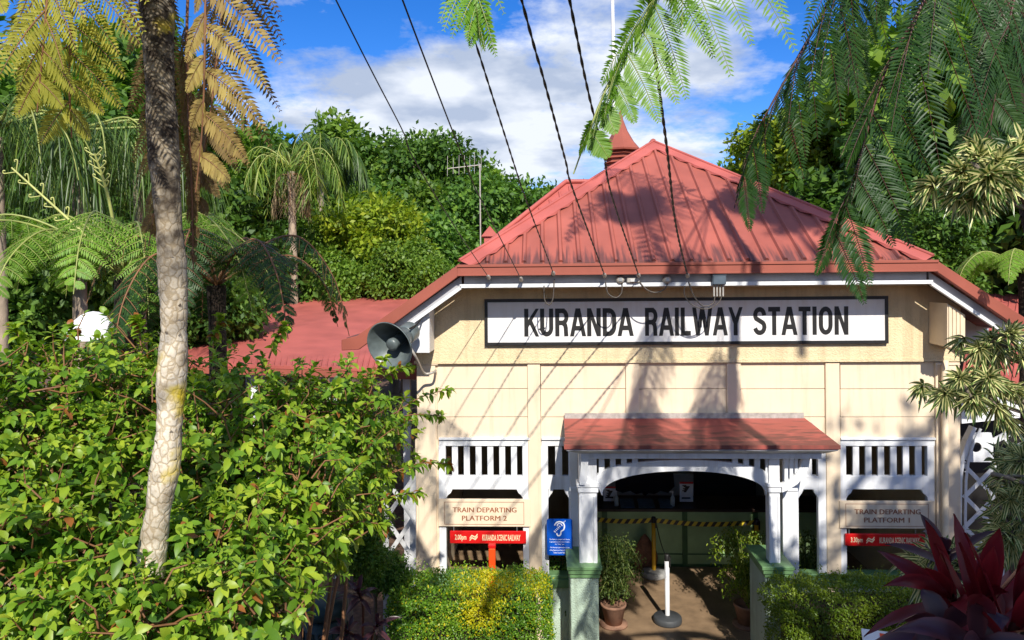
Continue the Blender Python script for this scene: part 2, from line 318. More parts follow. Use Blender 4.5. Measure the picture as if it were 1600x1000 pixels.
# ------------------------------------------------------------ station building
ST = empty('station_building', B0, YAW, 'cream railway station front with a red clipped gable roof and arched porch', 'railway station')
vG = -0.60
uGL, z1 = lp(718, 411, vG); uGR, z2 = lp(1457, 404, vG); ZT = (z1+z2)/2; UC = (uGL+uGR)/2; HW = (uGR-uGL)/2
uE, zE = lp(560, 524, vG); SL = (ZT-zE)/(uGL-uE); EX = UC-uE          # side slope, half width at the eaves
ZR = ZT + SL*HW
vA = vG
for k in range(4000):
    vA += 0.002; P = B0 + BU*UC + BV*vA; P.z = ZR; d = P.y; yy = PY0 - F*((P - Vector((0, 0, CAMH))).dot(CU))/d
    if yy > 224: break
print('ROOF', ZT, ZR, SL, vA, UC, HW)
VB = 6.6                                                              # back of the building
def UZ(L, v): return [lp(a, b, v) for a, b in L]
def building():
    uL = lp(652, 700, 0)[0]; uR = lp(1500, 700, 0)[0]
    # gable wall of rough stucco
    zb = lp(1075, 565, -0.04)[1]; zt_ = lp(1075, 449, -0.5)[1]
    def zr(u): return min(zt_, ZT + SL*(HW - abs(u-UC)) - 0.20)
    k = (ZT-0.20-zt_)/SL + HW
    uu = [uL, UC-k, UC+k, uR]
    mb = MB(); mb.prism([(uL, zb), (uR, zb), (uR, zr(uR)), (UC+k, zt_), (UC-k, zt_), (uL, zr(uL))], -0.045, 0.10)
    mb.obj('gable_wall', M['stucco'], ST)
    # soffit over the gap between wall top and gutter
    mb = MB(); mb.box((uGL-0.1, -0.50, zt_+0.002), (uGR+0.1, 0.1, zt_+0.02)); mb.obj('soffit', M['cream_trim'], ST)
    # boarded wall under the stucco: three rows of boards in five bays
    bays = [(683, 826), (846, 978), (999, 1136), (1158, 1292), (1314, 1463)]
    mb = MB()
    for a, b in bays:
        for y0, y1 in ((566, 607.3), (608.1, 651.3), (652.1, 687)):
            mb.pbox(a-1, y0, b+1, y1, 0.0, 0.08, vp=0)
    for a, b, y0 in ((650, 687, 687), (827, 848, 687), (1461, 1502, 687), (1290, 1315, 687)): mb.pbox(a, y0, b, 1010, 0.0, 0.08, vp=0)
    mb.pbox(652, 566, 684, 687, 0.0, 0.08, vp=0); mb.pbox(1462, 566, 1500, 687, 0.0, 0.08, vp=0)
    mb.obj('boarded_wall', M['cream'], ST, 0.004)
    for (a, b), y1 in zip(((826, 846), (978, 999), (1136, 1158), (1292, 1314)), (1010, 655, 655, 1010)):
        mb = MB(); mb.pbox(a, 567, b, y1, -0.035, 0.0, vp=-0.035); mb.obj('batten', M['cream'], ST, 0.005)
    for a, b in ((653, 682), (1464, 1499)):
        mb = MB(); mb.pbox(a, 567, b, 1010, -0.035, 0.0, vp=-0.035); mb.pbox(a-2, 566.4, b+2, 571, -0.05, -0.036, vp=-0.05); mb.obj('corner_post', M['cream'], ST, 0.005)
    mb = MB(); mb.box((uL-0.02, -0.06, zb-0.012), (uR+0.02, -0.046, zb+0.03)); mb.obj('string_course', M['stucco'], ST)
    p0 = LP(1476, 575, -0.10); p1 = LP(1478, 1005, -0.10)
    mb = MB(); mb.tube([p0+Vector((0.1, .35, .12)), p0+Vector((0.04, .05, .06)), p0, p1], 0.042, 10); mb.obj('downpipe', M['cream_trim'], ST)
    # side walls, interior
    mb = MB()
    for u, s in ((uL, 1), (uR, -1)): mb.box((u, 0.10, 0), (u+s*0.12, VB, 4.05))
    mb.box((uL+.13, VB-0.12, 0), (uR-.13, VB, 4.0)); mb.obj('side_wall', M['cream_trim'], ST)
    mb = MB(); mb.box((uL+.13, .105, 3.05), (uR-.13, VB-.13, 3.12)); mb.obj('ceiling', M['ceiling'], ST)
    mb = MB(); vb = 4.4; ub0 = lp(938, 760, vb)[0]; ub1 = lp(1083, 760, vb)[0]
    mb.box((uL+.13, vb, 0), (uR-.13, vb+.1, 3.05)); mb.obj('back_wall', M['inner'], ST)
    # dado
    for a, b in ((652, 893), (1244, 1500)):
        mb = MB(); mb.pbox(a, 918, b, 1012, -0.03, 0.12, vp=-0.03); d = mb.obj('dado', M['green_pale'], ST)
        mb = MB(); mb.pbox(a, 905, b, 918, -0.07, 0.14, vp=-0.07); mb.pbox(a, 899, b, 905, -0.05, 0.13, vp=-0.07); mb.obj('cap', M['green_cap'], d, 0.006)
    # slatted windows
    def window(x0, x1, o0, o1, ns, yt=687, y0=697, y1=744, yr=765, jl=True, jr=True, cham=10):
        mb = MB(); f = -0.02
        mb.pbox(x0, yt, x1, y0, f, 0.06, vp=f); mb.pbox(x0, yt-3.5, x1, yt, f-0.03, 0.05, vp=f); mb.pbox(x0+1, y1, x1-1, yr, f+.004, 0.06, vp=f)
        mb.pbox(x0, y0, o0, 905, f+.002, 0.06, vp=f); mb.pbox(o1, y0, x1, 905, f+.002, 0.06, vp=f)
        for s, x in ((1, o0), (-1, o1)):
            pts = [(x, yr), (x, yr+14), (x+s*3, yr+9), (x+s*cham*.7, yr+6), (x+s*cham, yr)]
            q = UZ(pts, f); q = q if s > 0 else q[::-1]; mb.prism(q, f+.006, 0.05)
        w = mb.obj('window', M['white'], ST, 0.004)
        mb = MB(); g = (o1-o0)/(2*ns+1.0)
        for i in range(ns): mb.pbox(o0+g*(2*i+1), y0, o0+g*(2*i+2), y1, 0.0, 0.035, vp=0)
        mb.obj('slats', M['white'], w, 0.003)
    window(686, 828, 697, 817, 6); window(1313, 1461, 1323, 1450, 6)
    window(846, 893, 857, 889, 1, cham=8); window(1244, 1292, 1248, 1279, 1, cham=8)
    # porch
    for px in ((905, 933, 891, 904, 886, 941, 892, 936), (1202, 1219, 1223, 1246, 1191, 1242, 1197, 1237)):
        a, b, j0, j1, c0, c1, p0, p1 = px; mb = MB()
        mb.pbox(a, 709, b, 888, -0.66, -0.50, vp=-.66); w = (b-a)
        for t0, t1 in ((0.0, .2), (.8, 1.0)): mb.pbox(a+w*t0, 775, a+w*t1, 887, -0.672, -0.66, vp=-.672)
        mb.pbox(a-2, 762, b+2, 770, -0.685, -0.48, vp=-.685); mb.pbox(a-4, 756, b+4, 762, -0.70, -0.47, vp=-.70)
        mb.pbox(j0, 697, j1, 905, -0.10, 0.05, vp=-.10)
        mb.pbox(j0-1, 762, j1+1, 768, -0.115, -0.08, vp=-.115)
        u0, u1 = lp(a+3, 715, -.5)[0], lp(b-3, 715, -.5)[0]; zb_ = lp(a, 712, -.5)[1]
        mb.box((u0, -0.5, zb_-.13), (u1, 0.0, zb_+.05))
        c = mb.obj('column', M['white'], ST, 0.006)
        mb = MB(); mb.pbox(p0, 903, p1, 1052, -0.74, -0.02, vp=-.74); pl = mb.obj('plinth', M['green_pale'], c, 0.01)
        mb = MB(); mb.pbox(c0, 886, c1, 892, -0.80, -0.04, vp=-.80); mb.pbox(c0+2, 892, c1-2, 898, -0.785, -0.03, vp=-.785); mb.pbox(c0+4, 898, c1-4, 903.5, -0.765, -0.03, vp=-.765)
        mb.obj('plinth_cap', M['green_cap'], c, 0.006)
    def ring(x0, x1, yt, yb, n=28):
        cx = (x0+x1)/2; rx = (x1-x0)/2
        return [(cx - rx*math.cos(math.pi*i/n), yb - (yb-yt)*math.sin(math.pi*i/n)**.8) for i in range(n+1)]
    v = -0.63; ex = ring(930, 1206, 718.5, 752); inn = ring(941, 1197, 736, 775); mb = MB()
    E = UZ(ex, v); I = UZ(inn, v)
    for i in range(len(E)-1): mb.prism([I[i], I[i+1], E[i+1], E[i]], v, v+.07)
    mb.obj('arch', M['white'], ST)
    mb = MB(); x = 936.0; left = True
    while x < 1204:
        if left and x > 1069: mb.obj('arch_slats', M['white'], ST); mb = MB(); left = False
        ye = np.interp(x, [p[0] for p in ex], [p[1] for p in ex]); ye2 = np.interp(x+9, [p[0] for p in ex], [p[1] for p in ex])
        if max(ye, ye2) > 722.5: mb.prism(UZ([(x, ye+3), (x+8.6, ye2+3), (x+8.6, 716), (x, 716)], v), v+.015, v+.05)
        x += 17.4
    mb.obj('arch_slats', M['white'], ST)
    mb = MB(); mb.pbox(907, 708, 1284, 717, -0.74, -0.66, vp=-.74); mb.pbox(907, 705, 1284, 708, -.765, -.66, vp=-.765)
    for a, b in ((907, 914), (1277, 1284)):
        u0, u1 = lp(a, 712, -.74)[0], lp(b, 712, -.74)[0]; zz = lp(1000, 712, -.74)[1]; mb.box((u0, -.66, zz-.04), (u1, 0, zz+.06))
    mb.obj('porch_beam', M['white'], ST, 0.004)
    # awning
    vF = -1.0
    tl, tr = LP(881, 652, -.045), LP(1256, 653, -.045); fl, fr = LP(883, 694, vF), LP(1313, 698, vF)
    tl.z = tr.z = (tl.z+tr.z)/2; fl.z = fr.z = (fl.z+fr.z)/2; dz = Vector((0, 0, 1))
    mb = MB(); mb.hexa([p - dz*.03 for p in (fl, fr, tr, tl)] + [fl, fr, tr, tl])
    mb.box((fl.x, vF-.012, fl.z-.045), (fr.x, vF-.001, fl.z+.004))
    mb.box((fl.x-.012, vF-.012, fl.z-.045), (fl.x-.001, vF+.25, fl.z+.004))
    aw = mb.obj('awning', roof_mat('awning_red', (0.42, 0.10, 0.075), (0.13, 0.045, 0.035), vF+.02, .95, .85, 'Y'), ST)
    mb = MB(); zb1 = lp(1000, 706, -.74)[1]; uu0, uu1 = lp(905, 706, -.74)[0], lp(1286, 706, -.74)[0]
    o = [(fl.x+.02, vF+.02, fl.z-.05), (fr.x-.02, vF+.02, fl.z-.05), (uu1, -.745, zb1), (uu0, -.745, zb1)]
    mb.slab(o, .02); mb.slab([(fr.x-.02, vF+.02, fl.z-.05), (fr.x-.02, -.06, tl.z-.06), (uu1, -.06, zb1), (uu1, -.745, zb1)], .02)
    mb.slab([(fl.x+.02, -.06, tl.z-.06), (fl.x+.02, vF+.02, fl.z-.05), (uu0, -.745, zb1), (uu0, -.06, zb1)], .02)
    mb.obj('awning_soffit', M['fascia'], aw)
    mb = MB(); mb.box((tl.x+.01, -.075, tl.z-.005), (tr.x-.01, -.047, tl.z+.065)); 
    for i in range(16):
        u = tl.x+.12+i*(tr.x-tl.x-.2)/15; mb.box((u-.008, -.079, tl.z+.03), (u+.008, -.0751, tl.z+.046))
    mb.obj('flashing', M['galv'], aw)
    # brackets
    def bracket(pts, v0, v1): 
        mb = MB(); mb.prism(UZ(pts, v0), v0, v1); mb.obj('bracket', M['white'], ST, 0.004)
    bracket([(906, 758), (914, 758), (918, 748), (917, 735), (919, 726), (920, 717), (908, 717), (907, 735), (905, 748)], -.74, -.66)
    R_ = [(1224, 767)] + [(1268-32*math.cos(t*math.pi/18), 722+36*math.sin(t*math.pi/18)) for t in range(9, -1, -1)] 
    bracket([(1222, 770), (1232, 766), (1246, 757), (1258, 744), (1264, 730), (1266, 717), (1254, 717), (1250, 730), (1243, 742), (1232, 752), (1222, 757)], -.62, -.54)
    mb = MB()
    for x in (1226, 1234, 1242): mb.pbox(x, 717, x+5, 755-(x-1226)*.75, -.59, -.565, vp=-.59)
    mb.obj('bracket_slats', M['white'], ST)
    # ---- roof
    VF = vG + 0.02
    A = Vector((UC, vA, ZR)); GLp = Vector((uGL, VF, ZT)); GRp = Vector((uGR, VF, ZT)); 
    mb = MB(); th = Vector((0, 0, -0.03))
    def sheet(pts): 
        n = len(pts); mb.add([*pts, *[p+th for p in pts]], [tuple(range(n)), tuple(range(2*n-1, n-1, -1))] + [(i, n+i, n+(i+1) % n, (i+1) % n) for i in range(n)])
    sheet([GLp, GRp, A])
    ZE = ZT - SL*(EX-HW)
    for s in (-1, 1):
        g = Vector((UC+s*HW, VF, ZT)); e = Vector((UC+s*EX, VF, ZE)); fl2 = Vector((UC+s*(EX+.16), VF, ZE-.03))
        sheet([e, g, A, Vector((UC, VB+.3, ZR)), Vector((UC+s*EX, VB+.3, ZE))]); sheet([fl2, e, Vector((UC+s*EX, VB+.3, ZE)), Vector((UC+s*(EX+.16), VB+.3, ZE-.03))])
        v = VF+.4
        while v < VB:
            r = max(0.0, min(1.0, (v-VF)/(vA-VF))) ; ut = UC + s*HW*(1-r); top = Vector((ut, v, ZT+SL*HW*r)) if v < vA else Vector((UC, v, ZR))
            b = Vector((UC+s*EX, v, ZE)); w = Vector((0, .025, 0)); n = Vector((s*SL, 0, 1)).normalized()*.028
            mb.hexa([b-w, b+w, top+w, top-w, b-w*.5+n, b+w*.5+n, top+w*.5+n, top-w*.5+n]); v += .24
    hn = Vector((0, -(ZR-ZT), vA-VF)).normalized()
    u = uGL + .12
    while u < uGR - .05:
        r = 1 - abs(u-UC)/HW; r = max(0, r - .01)
        b = Vector((u, VF, ZT)); t = b.lerp(Vector((u, vA, ZR)), r); w = Vector((.034, 0, 0)); n = hn*.034
        if r > .06: mb.hexa([b-w, b+w, t+w, t-w, b-w*.45+n, b+w*.45+n, t+w*.45+n, t-w*.45+n])
        u += .237
    rf = mb.obj('roof', roof_mat('main_roof_red', RED, (0.10, 0.042, 0.04), ZT, .62, .85), ST)
    for s in (-1, 1):
        mb = MB(); g = Vector((UC+s*HW, VF-.02, ZT)); d = (A-g).normalized(); inn = hn.cross(d)*(-s); 
        if inn.x*s > 0: inn = -inn
        n = hn*.042; k = 30; 
        # scalloped edge dressed down between the ribs
        L_ = (A-g).length
        up = [g + d*(L_*i/k) + n for i in range(k+1)]; dn = [g + d*(L_*i/k) + inn*(.19) + n*.93 for i in range(k+1)]; lo = [p - hn*(.034 if i % 2 else .012) + inn*(.02 if i % 2 else 0) for i, p in enumerate(dn)]
        mb.add([*up, *dn, *lo], [(i, i+1, k+2+i, k+1+i) for i in range(k)] + [(k+1+i, k+2+i, 2*k+3+i, 2*k+2+i) for i in range(k)])
        sd = Vector((s*SL, 0, 1)).normalized()*.042
        mb.slab([g + sd*1.0, A + sd, A + sd + Vector((0, .4, 0)), g + sd + Vector((s*.0, .3, 0))], .012)
        mb.tube([g+n*1.05, A+n*1.05], .022, 8); mb.obj('hip_cap', M['roof2'], rf)
    mb = MB(); mb.tube([A + Vector((0, 0, .035)), Vector((UC, VB+.3, ZR+.035))], .05, 8); mb.obj('ridge_cap', M['roof2'], rf)
    mb = MB(); zg0 = lp(1080, 427.5, vG)[1]
    mb.box((uGL-.02, vG-.10, zg0), (uGR+.02, vG-.004, ZT-.02)); mb.box((uGL-.02, vG-.115, ZT-.055), (uGR+.02, vG-.101, ZT-.02)); mb.box((uGL-.02, vG-.108, zg0-.004), (uGR+.02, vG-.101, zg0+.02))
    mb.obj('gutter', M['gutter'], rf, 0.006)
    hb = (ZT - zg0)*1.12; k = 1
    for s in (-1, 1):
        mb = MB(); g = (UC+s*HW, ZT-.02); e = (UC+s*EX, ZE); f = (UC+s*(EX+.20), ZE-.05)
        pts = [g, e, f, (f[0], f[1]-hb*.75), (e[0]-s*.02, e[1]-hb*.98), (g[0]-s*.00, zg0)]
        mb.prism(pts if s < 0 else pts[::-1], vG-.085, vG-.002); mb.obj('barge_capping', M['gutter'], rf, 0.006)
    # fascia boards greyed to carry the gutter's shade, white lower moulding
    zf = lp(1080, 445, -.52)[1]; hf = zg0 - zf
    mb = MB(); mb.box((uGL+.05, vG+.05, zf), (uGR-.05, vG+.09, zg0-.002)); f = mb.obj('fascia', M['fascia'], rf)
    mb = MB(); mb.box((uGL+.0, vG-.01, zf-.012), (uGR-.0, vG+.049, zf+.035)); mb.obj('moulding', M['white'], f)
    for s in (-1, 1):
        mb = MB(); a = (UC+s*(HW-.02), zg0-.003); b = (UC+s*(EX-.17), ZE-hb*.98+.17*SL*1.0-.004); w = hf*1.1
        p = [a, b, (b[0], b[1]-w), (a[0], a[1]-w)]; mb.prism(p if s < 0 else p[::-1], vG+.05, vG+.09); f = mb.obj('fascia', M['fascia'], rf)
        mb = MB(); w2 = .05; p = [(a[0], a[1]-w+.04), (b[0], b[1]-w+.04), (b[0], b[1]-w-.012), (a[0], a[1]-w-.012)]
        mb.prism(p if s < 0 else p[::-1], vG-.01, vG+.049); mb.obj('moulding', M['white'], f)
    # boxed eave ends
    mb = MB(); q = UZ([(640, 551), (671, 551), (671, 484), (640, 506)], -.5); mb.prism(q, -.5, -.06); mb.obj('eave_box', M['white'], rf)
    mb = MB(); q = UZ([(1480, 541), (1508, 549), (1508, 492), (1480, 474)], -.5); mb.prism(q, -.5, -.06)
    for x in (1482, 1488, 1494, 1500): mb.prism(UZ([(x, 541.5+(x-1480)*.28), (x+4.2, 542.7+(x-1480)*.28), (x+4.2, 480+(x-1480)*.62), (x, 477+(x-1480)*.62)], -.5), -.512, -.5)
    mb.obj('eave_box', M['cream_trim'], rf)
building()
# floor of the hall and forecourt
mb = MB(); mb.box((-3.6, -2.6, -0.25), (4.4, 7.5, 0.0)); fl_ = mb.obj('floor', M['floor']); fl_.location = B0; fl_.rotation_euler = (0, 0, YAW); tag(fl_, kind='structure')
def placed(name, label, cat, group=None): return empty(name, B0, YAW, label, cat, group)

# ------------------------------------------------------------ signs
def big_sign():
    t = placed('name_board', 'long white board with black border and black capital letters above the porch', 'sign')
    x0, y0, x1, y1 = 757.5, 464, 1388, 539; v = -0.10
    u0, z0 = lp(x0, y1, v); u1, z1 = lp(x1, y0, v); z0 = (z0 + lp(x1, y1-1, v)[1])/2; z1 = (z1+lp(x0, y0+2, v)[1])/2; b = .042
    mb = MB(); mb.box((u0+b, v+.012, z0+b), (u1-b, -.05, z1-b)); mb.obj('board', M['sign_white'], t)
    mb = MB(); mb.box((u0, v, z0), (u1, -.048, z0+b)); mb.box((u0, v, z1-b), (u1, -.048, z1)); mb.box((u0, v+.001, z0+b), (u0+b, -.048, z1-b)); mb.box((u1-b, v+.001, z0+b), (u1, -.048, z1-b))
    mb.obj('frame', M['black'], t)
    mb = MB(); zz0 = (lp(900, 526, v)[1]+lp(1250, 523, v)[1])/2; zz1 = (lp(900, 482, v)[1]+lp(1250, 479, v)[1])/2
    for w, a, c in (('KURANDA', 819, 989), ('RAILWAY', 1008, 1160), ('STATION', 1177, 1326)):
        mb = MB(); glyph_word(mb, w, lp(a, 500, v)[0], lp(c, 500, v)[0], zz0, zz1, v+.0095); mb.obj('lettering', M['black'], t)
big_sign()
def platform_sign(x0, x1, y0, y1, num, label):
    t = placed('platform_sign', label, 'sign', 'cream platform signs on the slatted windows')
    v = -.055; mb = MB(); mb.pbox(x0, y0, x1, y1, v, v+.032, vp=v); mb.obj('board', M['cream'], t, 0.005)
    u0, z1 = lp(x0+9, y0+4, v); u1, z0 = lp(x1-10, y1-3, v); b = .006; mb = MB(); f = v-.002
    mb.box((u0, f, z0), (u1, v, z0+b)); mb.box((u0, f, z1-b), (u1, v, z1)); mb.box((u0, f, z0+b), (u0+b, v, z1-b)); mb.box((u1-b, f, z0+b), (u1, v, z1-b)); mb.obj('border_line', M['brown_ink'], t)
    mb = MB(); h = y1-y0; w = x1-x0
    text_to(mb, 'TRAIN DEPARTING', lp(x0+.155*w, (y0+y1)/2, v)[0], lp(x0+.845*w, (y0+y1)/2, v)[0], lp(x0, y0+.47*h, v)[1], lp(x0, y0+.29*h, v)[1], v-.003, 0)
    mb.obj('lettering', M['brown_ink'], t); mb = MB()
    text_to(mb, 'PLATFORM '+num, lp(x0+.255*w, (y0+y1)/2, v)[0], lp(x0+(.74 if num == '2' else .73)*w, (y0+y1)/2, v)[0], lp(x0, y0+.77*h, v)[1], lp(x0, y0+.59*h, v)[1], v-.003, 0)
    mb.obj('lettering', M['brown_ink'], t)
platform_sign(685, 829, 780, 823, '2', 'cream board reading train departing platform 2')
platform_sign(1312, 1461, 783, 826, '1', 'cream board reading train departing platform 1')
def time_sign(x0, x1, y0, y1, tm, label):
    t = placed('departure_sign', label, 'sign', 'red departure time signs below the platform boards')
    v = -.06; mb = MB(); mb.pbox(x0, y0, x1, y1, v, v+.03, vp=v); mb.obj('board', M['red_sign'], t, 0.006)
    mb = MB(); w = x1-x0; h = y1-y0; v2 = v-.003
    def Z(f): return lp(x0, y0+f*h, v)[1]
    def U(f): return lp(x0+f*w, y0, v)[0]
    text_to(mb, tm, U(.065), U(.215), Z(.80), Z(.25), v2, .02); mb.obj('lettering', M['cream_ink'], t); mb = MB()
    text_to(mb, 'KURANDA SCENIC RAILWAY', U(.425), U(.925), Z(.74), Z(.25), v2, .02); mb.obj('lettering', M['cream_ink'], t); mb = MB()
    for dz in (0, -.18):
        p = [(U(.255), Z(.72+dz)), (U(.285), Z(.45+dz)), (U(.33), Z(.58+dz)), (U(.36), Z(.36+dz)), (U(.365), Z(.46+dz)), (U(.333), Z(.70+dz)), (U(.288), Z(.56+dz)), (U(.262), Z(.76+dz))]
        mb.add([(a, v2-.0004*(dz < 0), b) for a, b in p], [(0, 1, 6, 7), (1, 2, 5, 6), (2, 3, 4, 5)])
    mb.obj('emblem', M['cream_ink'], t)
    mb = MB()
    for f in (.05, .88): mb.tube([(U(f), v+.012, Z(0.02)), (U(f), v+.014, Z(-.38))], .006, 6)
    mb.obj('hook', M['steel'], t)
time_sign(703, 822, 830, 849.5, '2.00pm', 'red strip sign with the 2.00pm departure hanging over the clipped hedge')
time_sign(1321, 1446, 834.5, 853.5, '3.30pm', 'red strip sign with the 3.30pm departure partly behind red leaves')
def ear_sign():
    t = placed('hearing_loop_sign', 'blue sign with a white ear symbol beside the porch column', 'sign')
    v = -.18; x0, y0, x1, y1 = 854.5, 811, 894.5, 867.5
    def Uu(f): return lp(x0+f*(x1-x0), 840, v)[0]
    def Zz(f): return lp(875, y0+f*(y1-y0), v)[1]
    u0, u1, z0, z1 = Uu(0), Uu(1), Zz(1), Zz(0); r = .025
    pts = []
    for cx, cz, a in ((u1-r, z0+r, -90), (u1-r, z1-r, 0), (u0+r, z1-r, 90), (u0+r, z0+r, 180)):
        pts += [(cx+r*math.cos(math.radians(a+k*22.5)), cz+r*math.sin(math.radians(a+k*22.5))) for k in range(5)]
    mb = MB(); mb.prism(pts, v, v+.012); mb.obj('panel', M['blue_sign'], t)
    mb = MB(); mb.tube([(u0+.1, v+.02, (z0+z1)/2), (u0+.16, -.08, (z0+z1)/2)], .012, 6); mb.obj('stay', M['steel'], t)
    mb = MB(); k = [0]
    def stroke(P, w):
        P = [Vector((Uu(a), v-.002-.0004*(k[0] % 5), Zz(b))) for a, b in P]; n = len(P); vs = []
        for i in range(n):
            T = (P[min(i+1, n-1)]-P[max(i-1, 0)]).normalized(); nn = Vector((-T.z, 0, T.x))*w/2; vs += [P[i]+nn, P[i]-nn]
        mb.add(vs, [(2*i, 2*i+2, 2*i+3, 2*i+1) for i in range(n-1)]); k[0] += 1
    stroke([(.31, .18)] + [(.5-.19*math.cos(a), .19-.12*math.sin(a)) for a in np.linspace(.2, 2.9, 9)] + [(.69, .22), (.66, .29), (.56, .34), (.54, .42), (.50, .46), (.44, .46), (.40, .43), (.39, .39)], .017)
    stroke([(.40, .19), (.43, .14), (.5, .115), (.57, .14), (.60, .19)], .013)
    for i in range(5): a = .50-.045*i; b = .20+.036*i; stroke([(a-.03, b-.02), (a+.03, b+.02)], .010)
    stroke([(.28, .33), (.33, .36)], .012); stroke([(.66, .09), (.69, .07)], .01); stroke([(.71, .06), (.73, .045)], .01)
    mb.obj('ear_symbol', M['white_ink'], t); mb = MB()
    for i, (s, a, b, f) in enumerate((('This Station is equipped with Hearing', .10, .90, .565), ('Augmentation at Information Counters', .10, .90, .635), ('for "Help" use', .32, .67, .70),
            ('This Hearing Augmentation consists', .12, .88, .79), ('of this Station is at Centre Concourse', .10, .90, .86), ('Ticket Counter Station', .25, .75, .93))):
        text_to(mb, s, Uu(a), Uu(b), Zz(f+.018), Zz(f-.022), v-.003, .01)
    mb.obj('lettering', M['white_ink'], t)
ear_sign()
# ------------------------------------------------------------ other buildings
def side_canopies():
    t = empty('platform_canopy', (0, 0, 0), 0, 'low red sheet roof over the platform beside the big shrub', 'canopy roof')
    def q(mb, a, b, c, d, th=.05): mb.slab([a, b, c, d], th)
    a, b = wp(240, 566, 12.0), wp(660, 578, 12.0); d, c = wp(270, 474, 21), wp(690, 454, 21)
    mb = MB(); q(mb, a, b, c, d)
    n = 46
    for i in range(n):
        f = (i+.5)/n; p = a.lerp(b, f); r = d.lerp(c, f); w = (b-a).normalized()*.02; up = Vector((0, 0, .022))
        mb.hexa([p-w, p+w, r+w, r-w, p-w*.5+up, p+w*.5+up, r+w*.5+up, r-w*.5+up])
    mb.obj('roof', M['roof2'], t)
    mb = MB(); dn = Vector((0, 0, -.16)); bk = Vector((0, .05, 0)); mb.hexa([a+dn, b+dn, b+dn+bk, a+dn+bk, a-Vector((0, 0, .055)), b-Vector((0, 0, .055)), b+bk-Vector((0, 0, .055)), a+bk-Vector((0, 0, .055))]); mb.obj('gutter', M['gutter'], t)
    for f in (.05, .35, .65, .93):
        p = a.lerp(b, f); mb = MB(); mb.box((p.x-.06, p.y+.3, -.02), (p.x+.06, p.y+.42, p.z-.03)); mb.obj('post', M['white'], t)
    t = placed('covered_footbridge', 'white riveted steel frame with lattice and red roof beside the cream corner', 'footbridge')
    # local (u, z) at v
    v = 1.2
    mb = MB(); a, b = LP(1500, 601, v), LP(1700, 606, v); c, d = LP(1720, 462, 7), LP(1525, 459, 7)
    mb.slab([a, b, c, d], .05)
    for i in range(16):
        f = (i+.5)/16; p = a.lerp(b, f); r = d.lerp(c, f); w = (b-a).normalized()*.02; up = Vector((0, 0, .022)); mb.hexa([p-w, p+w, r+w, r-w, p-w*.5+up, p+w*.5+up, r+w*.5+up, r-w*.5+up])
    mb.obj('roof', M['roof2'], t)
    v = .8
    mb = MB(); mb.prism(UZ([(1502, 662), (1720, 640), (1720, 604), (1502, 604)], v), v, v+.12)
    mb.prism(UZ([(1508, 552), (1545, 552), (1545, 500), (1508, 500)], v), v, v+.1); mb.obj('fascia_plate', M['white'], t)
    v = .6; mb = MB()
    def strip(P, w, th=.02, vv=v):
        P = [Vector((u, 0, z)) for u, z in UZ(P, vv)]; n = len(P)
        for i in range(n-1):
            T = (P[i+1]-P[i]).normalized(); nn = Vector((-T.z, 0, T.x))*w/2
            q = [P[i]-nn, P[i+1]-nn, P[i+1]+nn, P[i]+nn]; mb.prism([(p.x, p.z) for p in q], vv, vv+th)
    # curved edge angle, gusset plate and lattice
    cv = [(1500, 1010), (1500, 800), (1501, 750), (1505, 715), (1513, 690), (1524, 668)]
    strip(cv, .05, .12, v-.05); strip([(x+9, y+2) for x, y in cv], .03, .02, v-.03)
    mb.obj('edge_angle', M['white'], t)
    mb = MB(); hole = UZ([(1526+8*math.cos(k*math.pi/8), 699+8*math.sin(k*math.pi/8)) for k in range(16)], v)
    cu, cz = lp(1526, 699, v); outer = []
    box = UZ([(1506, 722), (1552, 722), (1552, 676), (1518, 676)], v)
    for k, (hu, hz) in enumerate(hole):        # plate with a round hole: each rim point is joined to the outline
        dx, dz = hu-cu, hz-cz; best = 9
        for i in range(4):
            (ax, az), (bx, bz) = box[i], box[(i+1) % 4]; den = dx*(bz-az)-dz*(bx-ax)
            if abs(den) < 1e-9: continue
            tt = ((ax-cu)*(bz-az)-(az-cz)*(bx-ax))/den; ss = ((ax-cu)*dz-(az-cz)*dx)/den
            if tt > 0 and -1e-6 <= ss <= 1+1e-6: best = min(best, tt)
        outer.append((cu+dx*best, cz+dz*best))
    vs = [(u, v, z) for u, z in hole] + [(u, v, z) for u, z in outer]; mb.add(vs, [(i, (i+1) % 16, 16+(i+1) % 16, 16+i) for i in range(16)])
    mb.add([(u, v+.02, z) for u, _, z in vs], [(i, (i+1) % 16, 16+(i+1) % 16, 16+i) for i in range(16)])
    mb.add([(u, v, z) for u, z in hole]+[(u, v+.02, z) for u, z in hole], [(i, (i+1) % 16, 16+(i+1) % 16, 16+i) for i in range(16)])
    mb.obj('gusset_plate', M['white'], t)
    mb = MB(); strip([(1552, 690), (1620, 655)], .08); strip([(1552, 720), (1640, 672)], .07); strip([(1590, 668), (1605, 690)], .06); strip([(1570, 680), (1580, 705)], .06)
    for k in range(5):
        y = 726+k*48; strip([(1506, y), (1566, y+62)], .055, .014, v+.002); strip([(1506, y+52), (1566, y-8)], .055, .014, v-.016)
    strip([(1566, 715), (1566, 1010)], .06, .05, v-.02); mb.obj('lattice', M['white'], t)
    mb = MB()
    for k in range(18):
        y = 722+k*15; u, z = lp(1508, y, v-.05); mb.lathe([(.0, -.012), (.010, -.008), (.012, 0)], 8, 0, Matrix.Translation((u, v-.052, z)) @ Matrix.Rotation(math.radians(-90), 4, 'X'))
    mb.obj('rivets', M['white'], t)
    mb = MB(); mb.box((4.05, 2.4, 0), (8.5, 2.5, 3.2)); mb.obj('dark_backing', M['black'], t)  # black sheet standing in for the darkness behind the lattice
side_canopies()
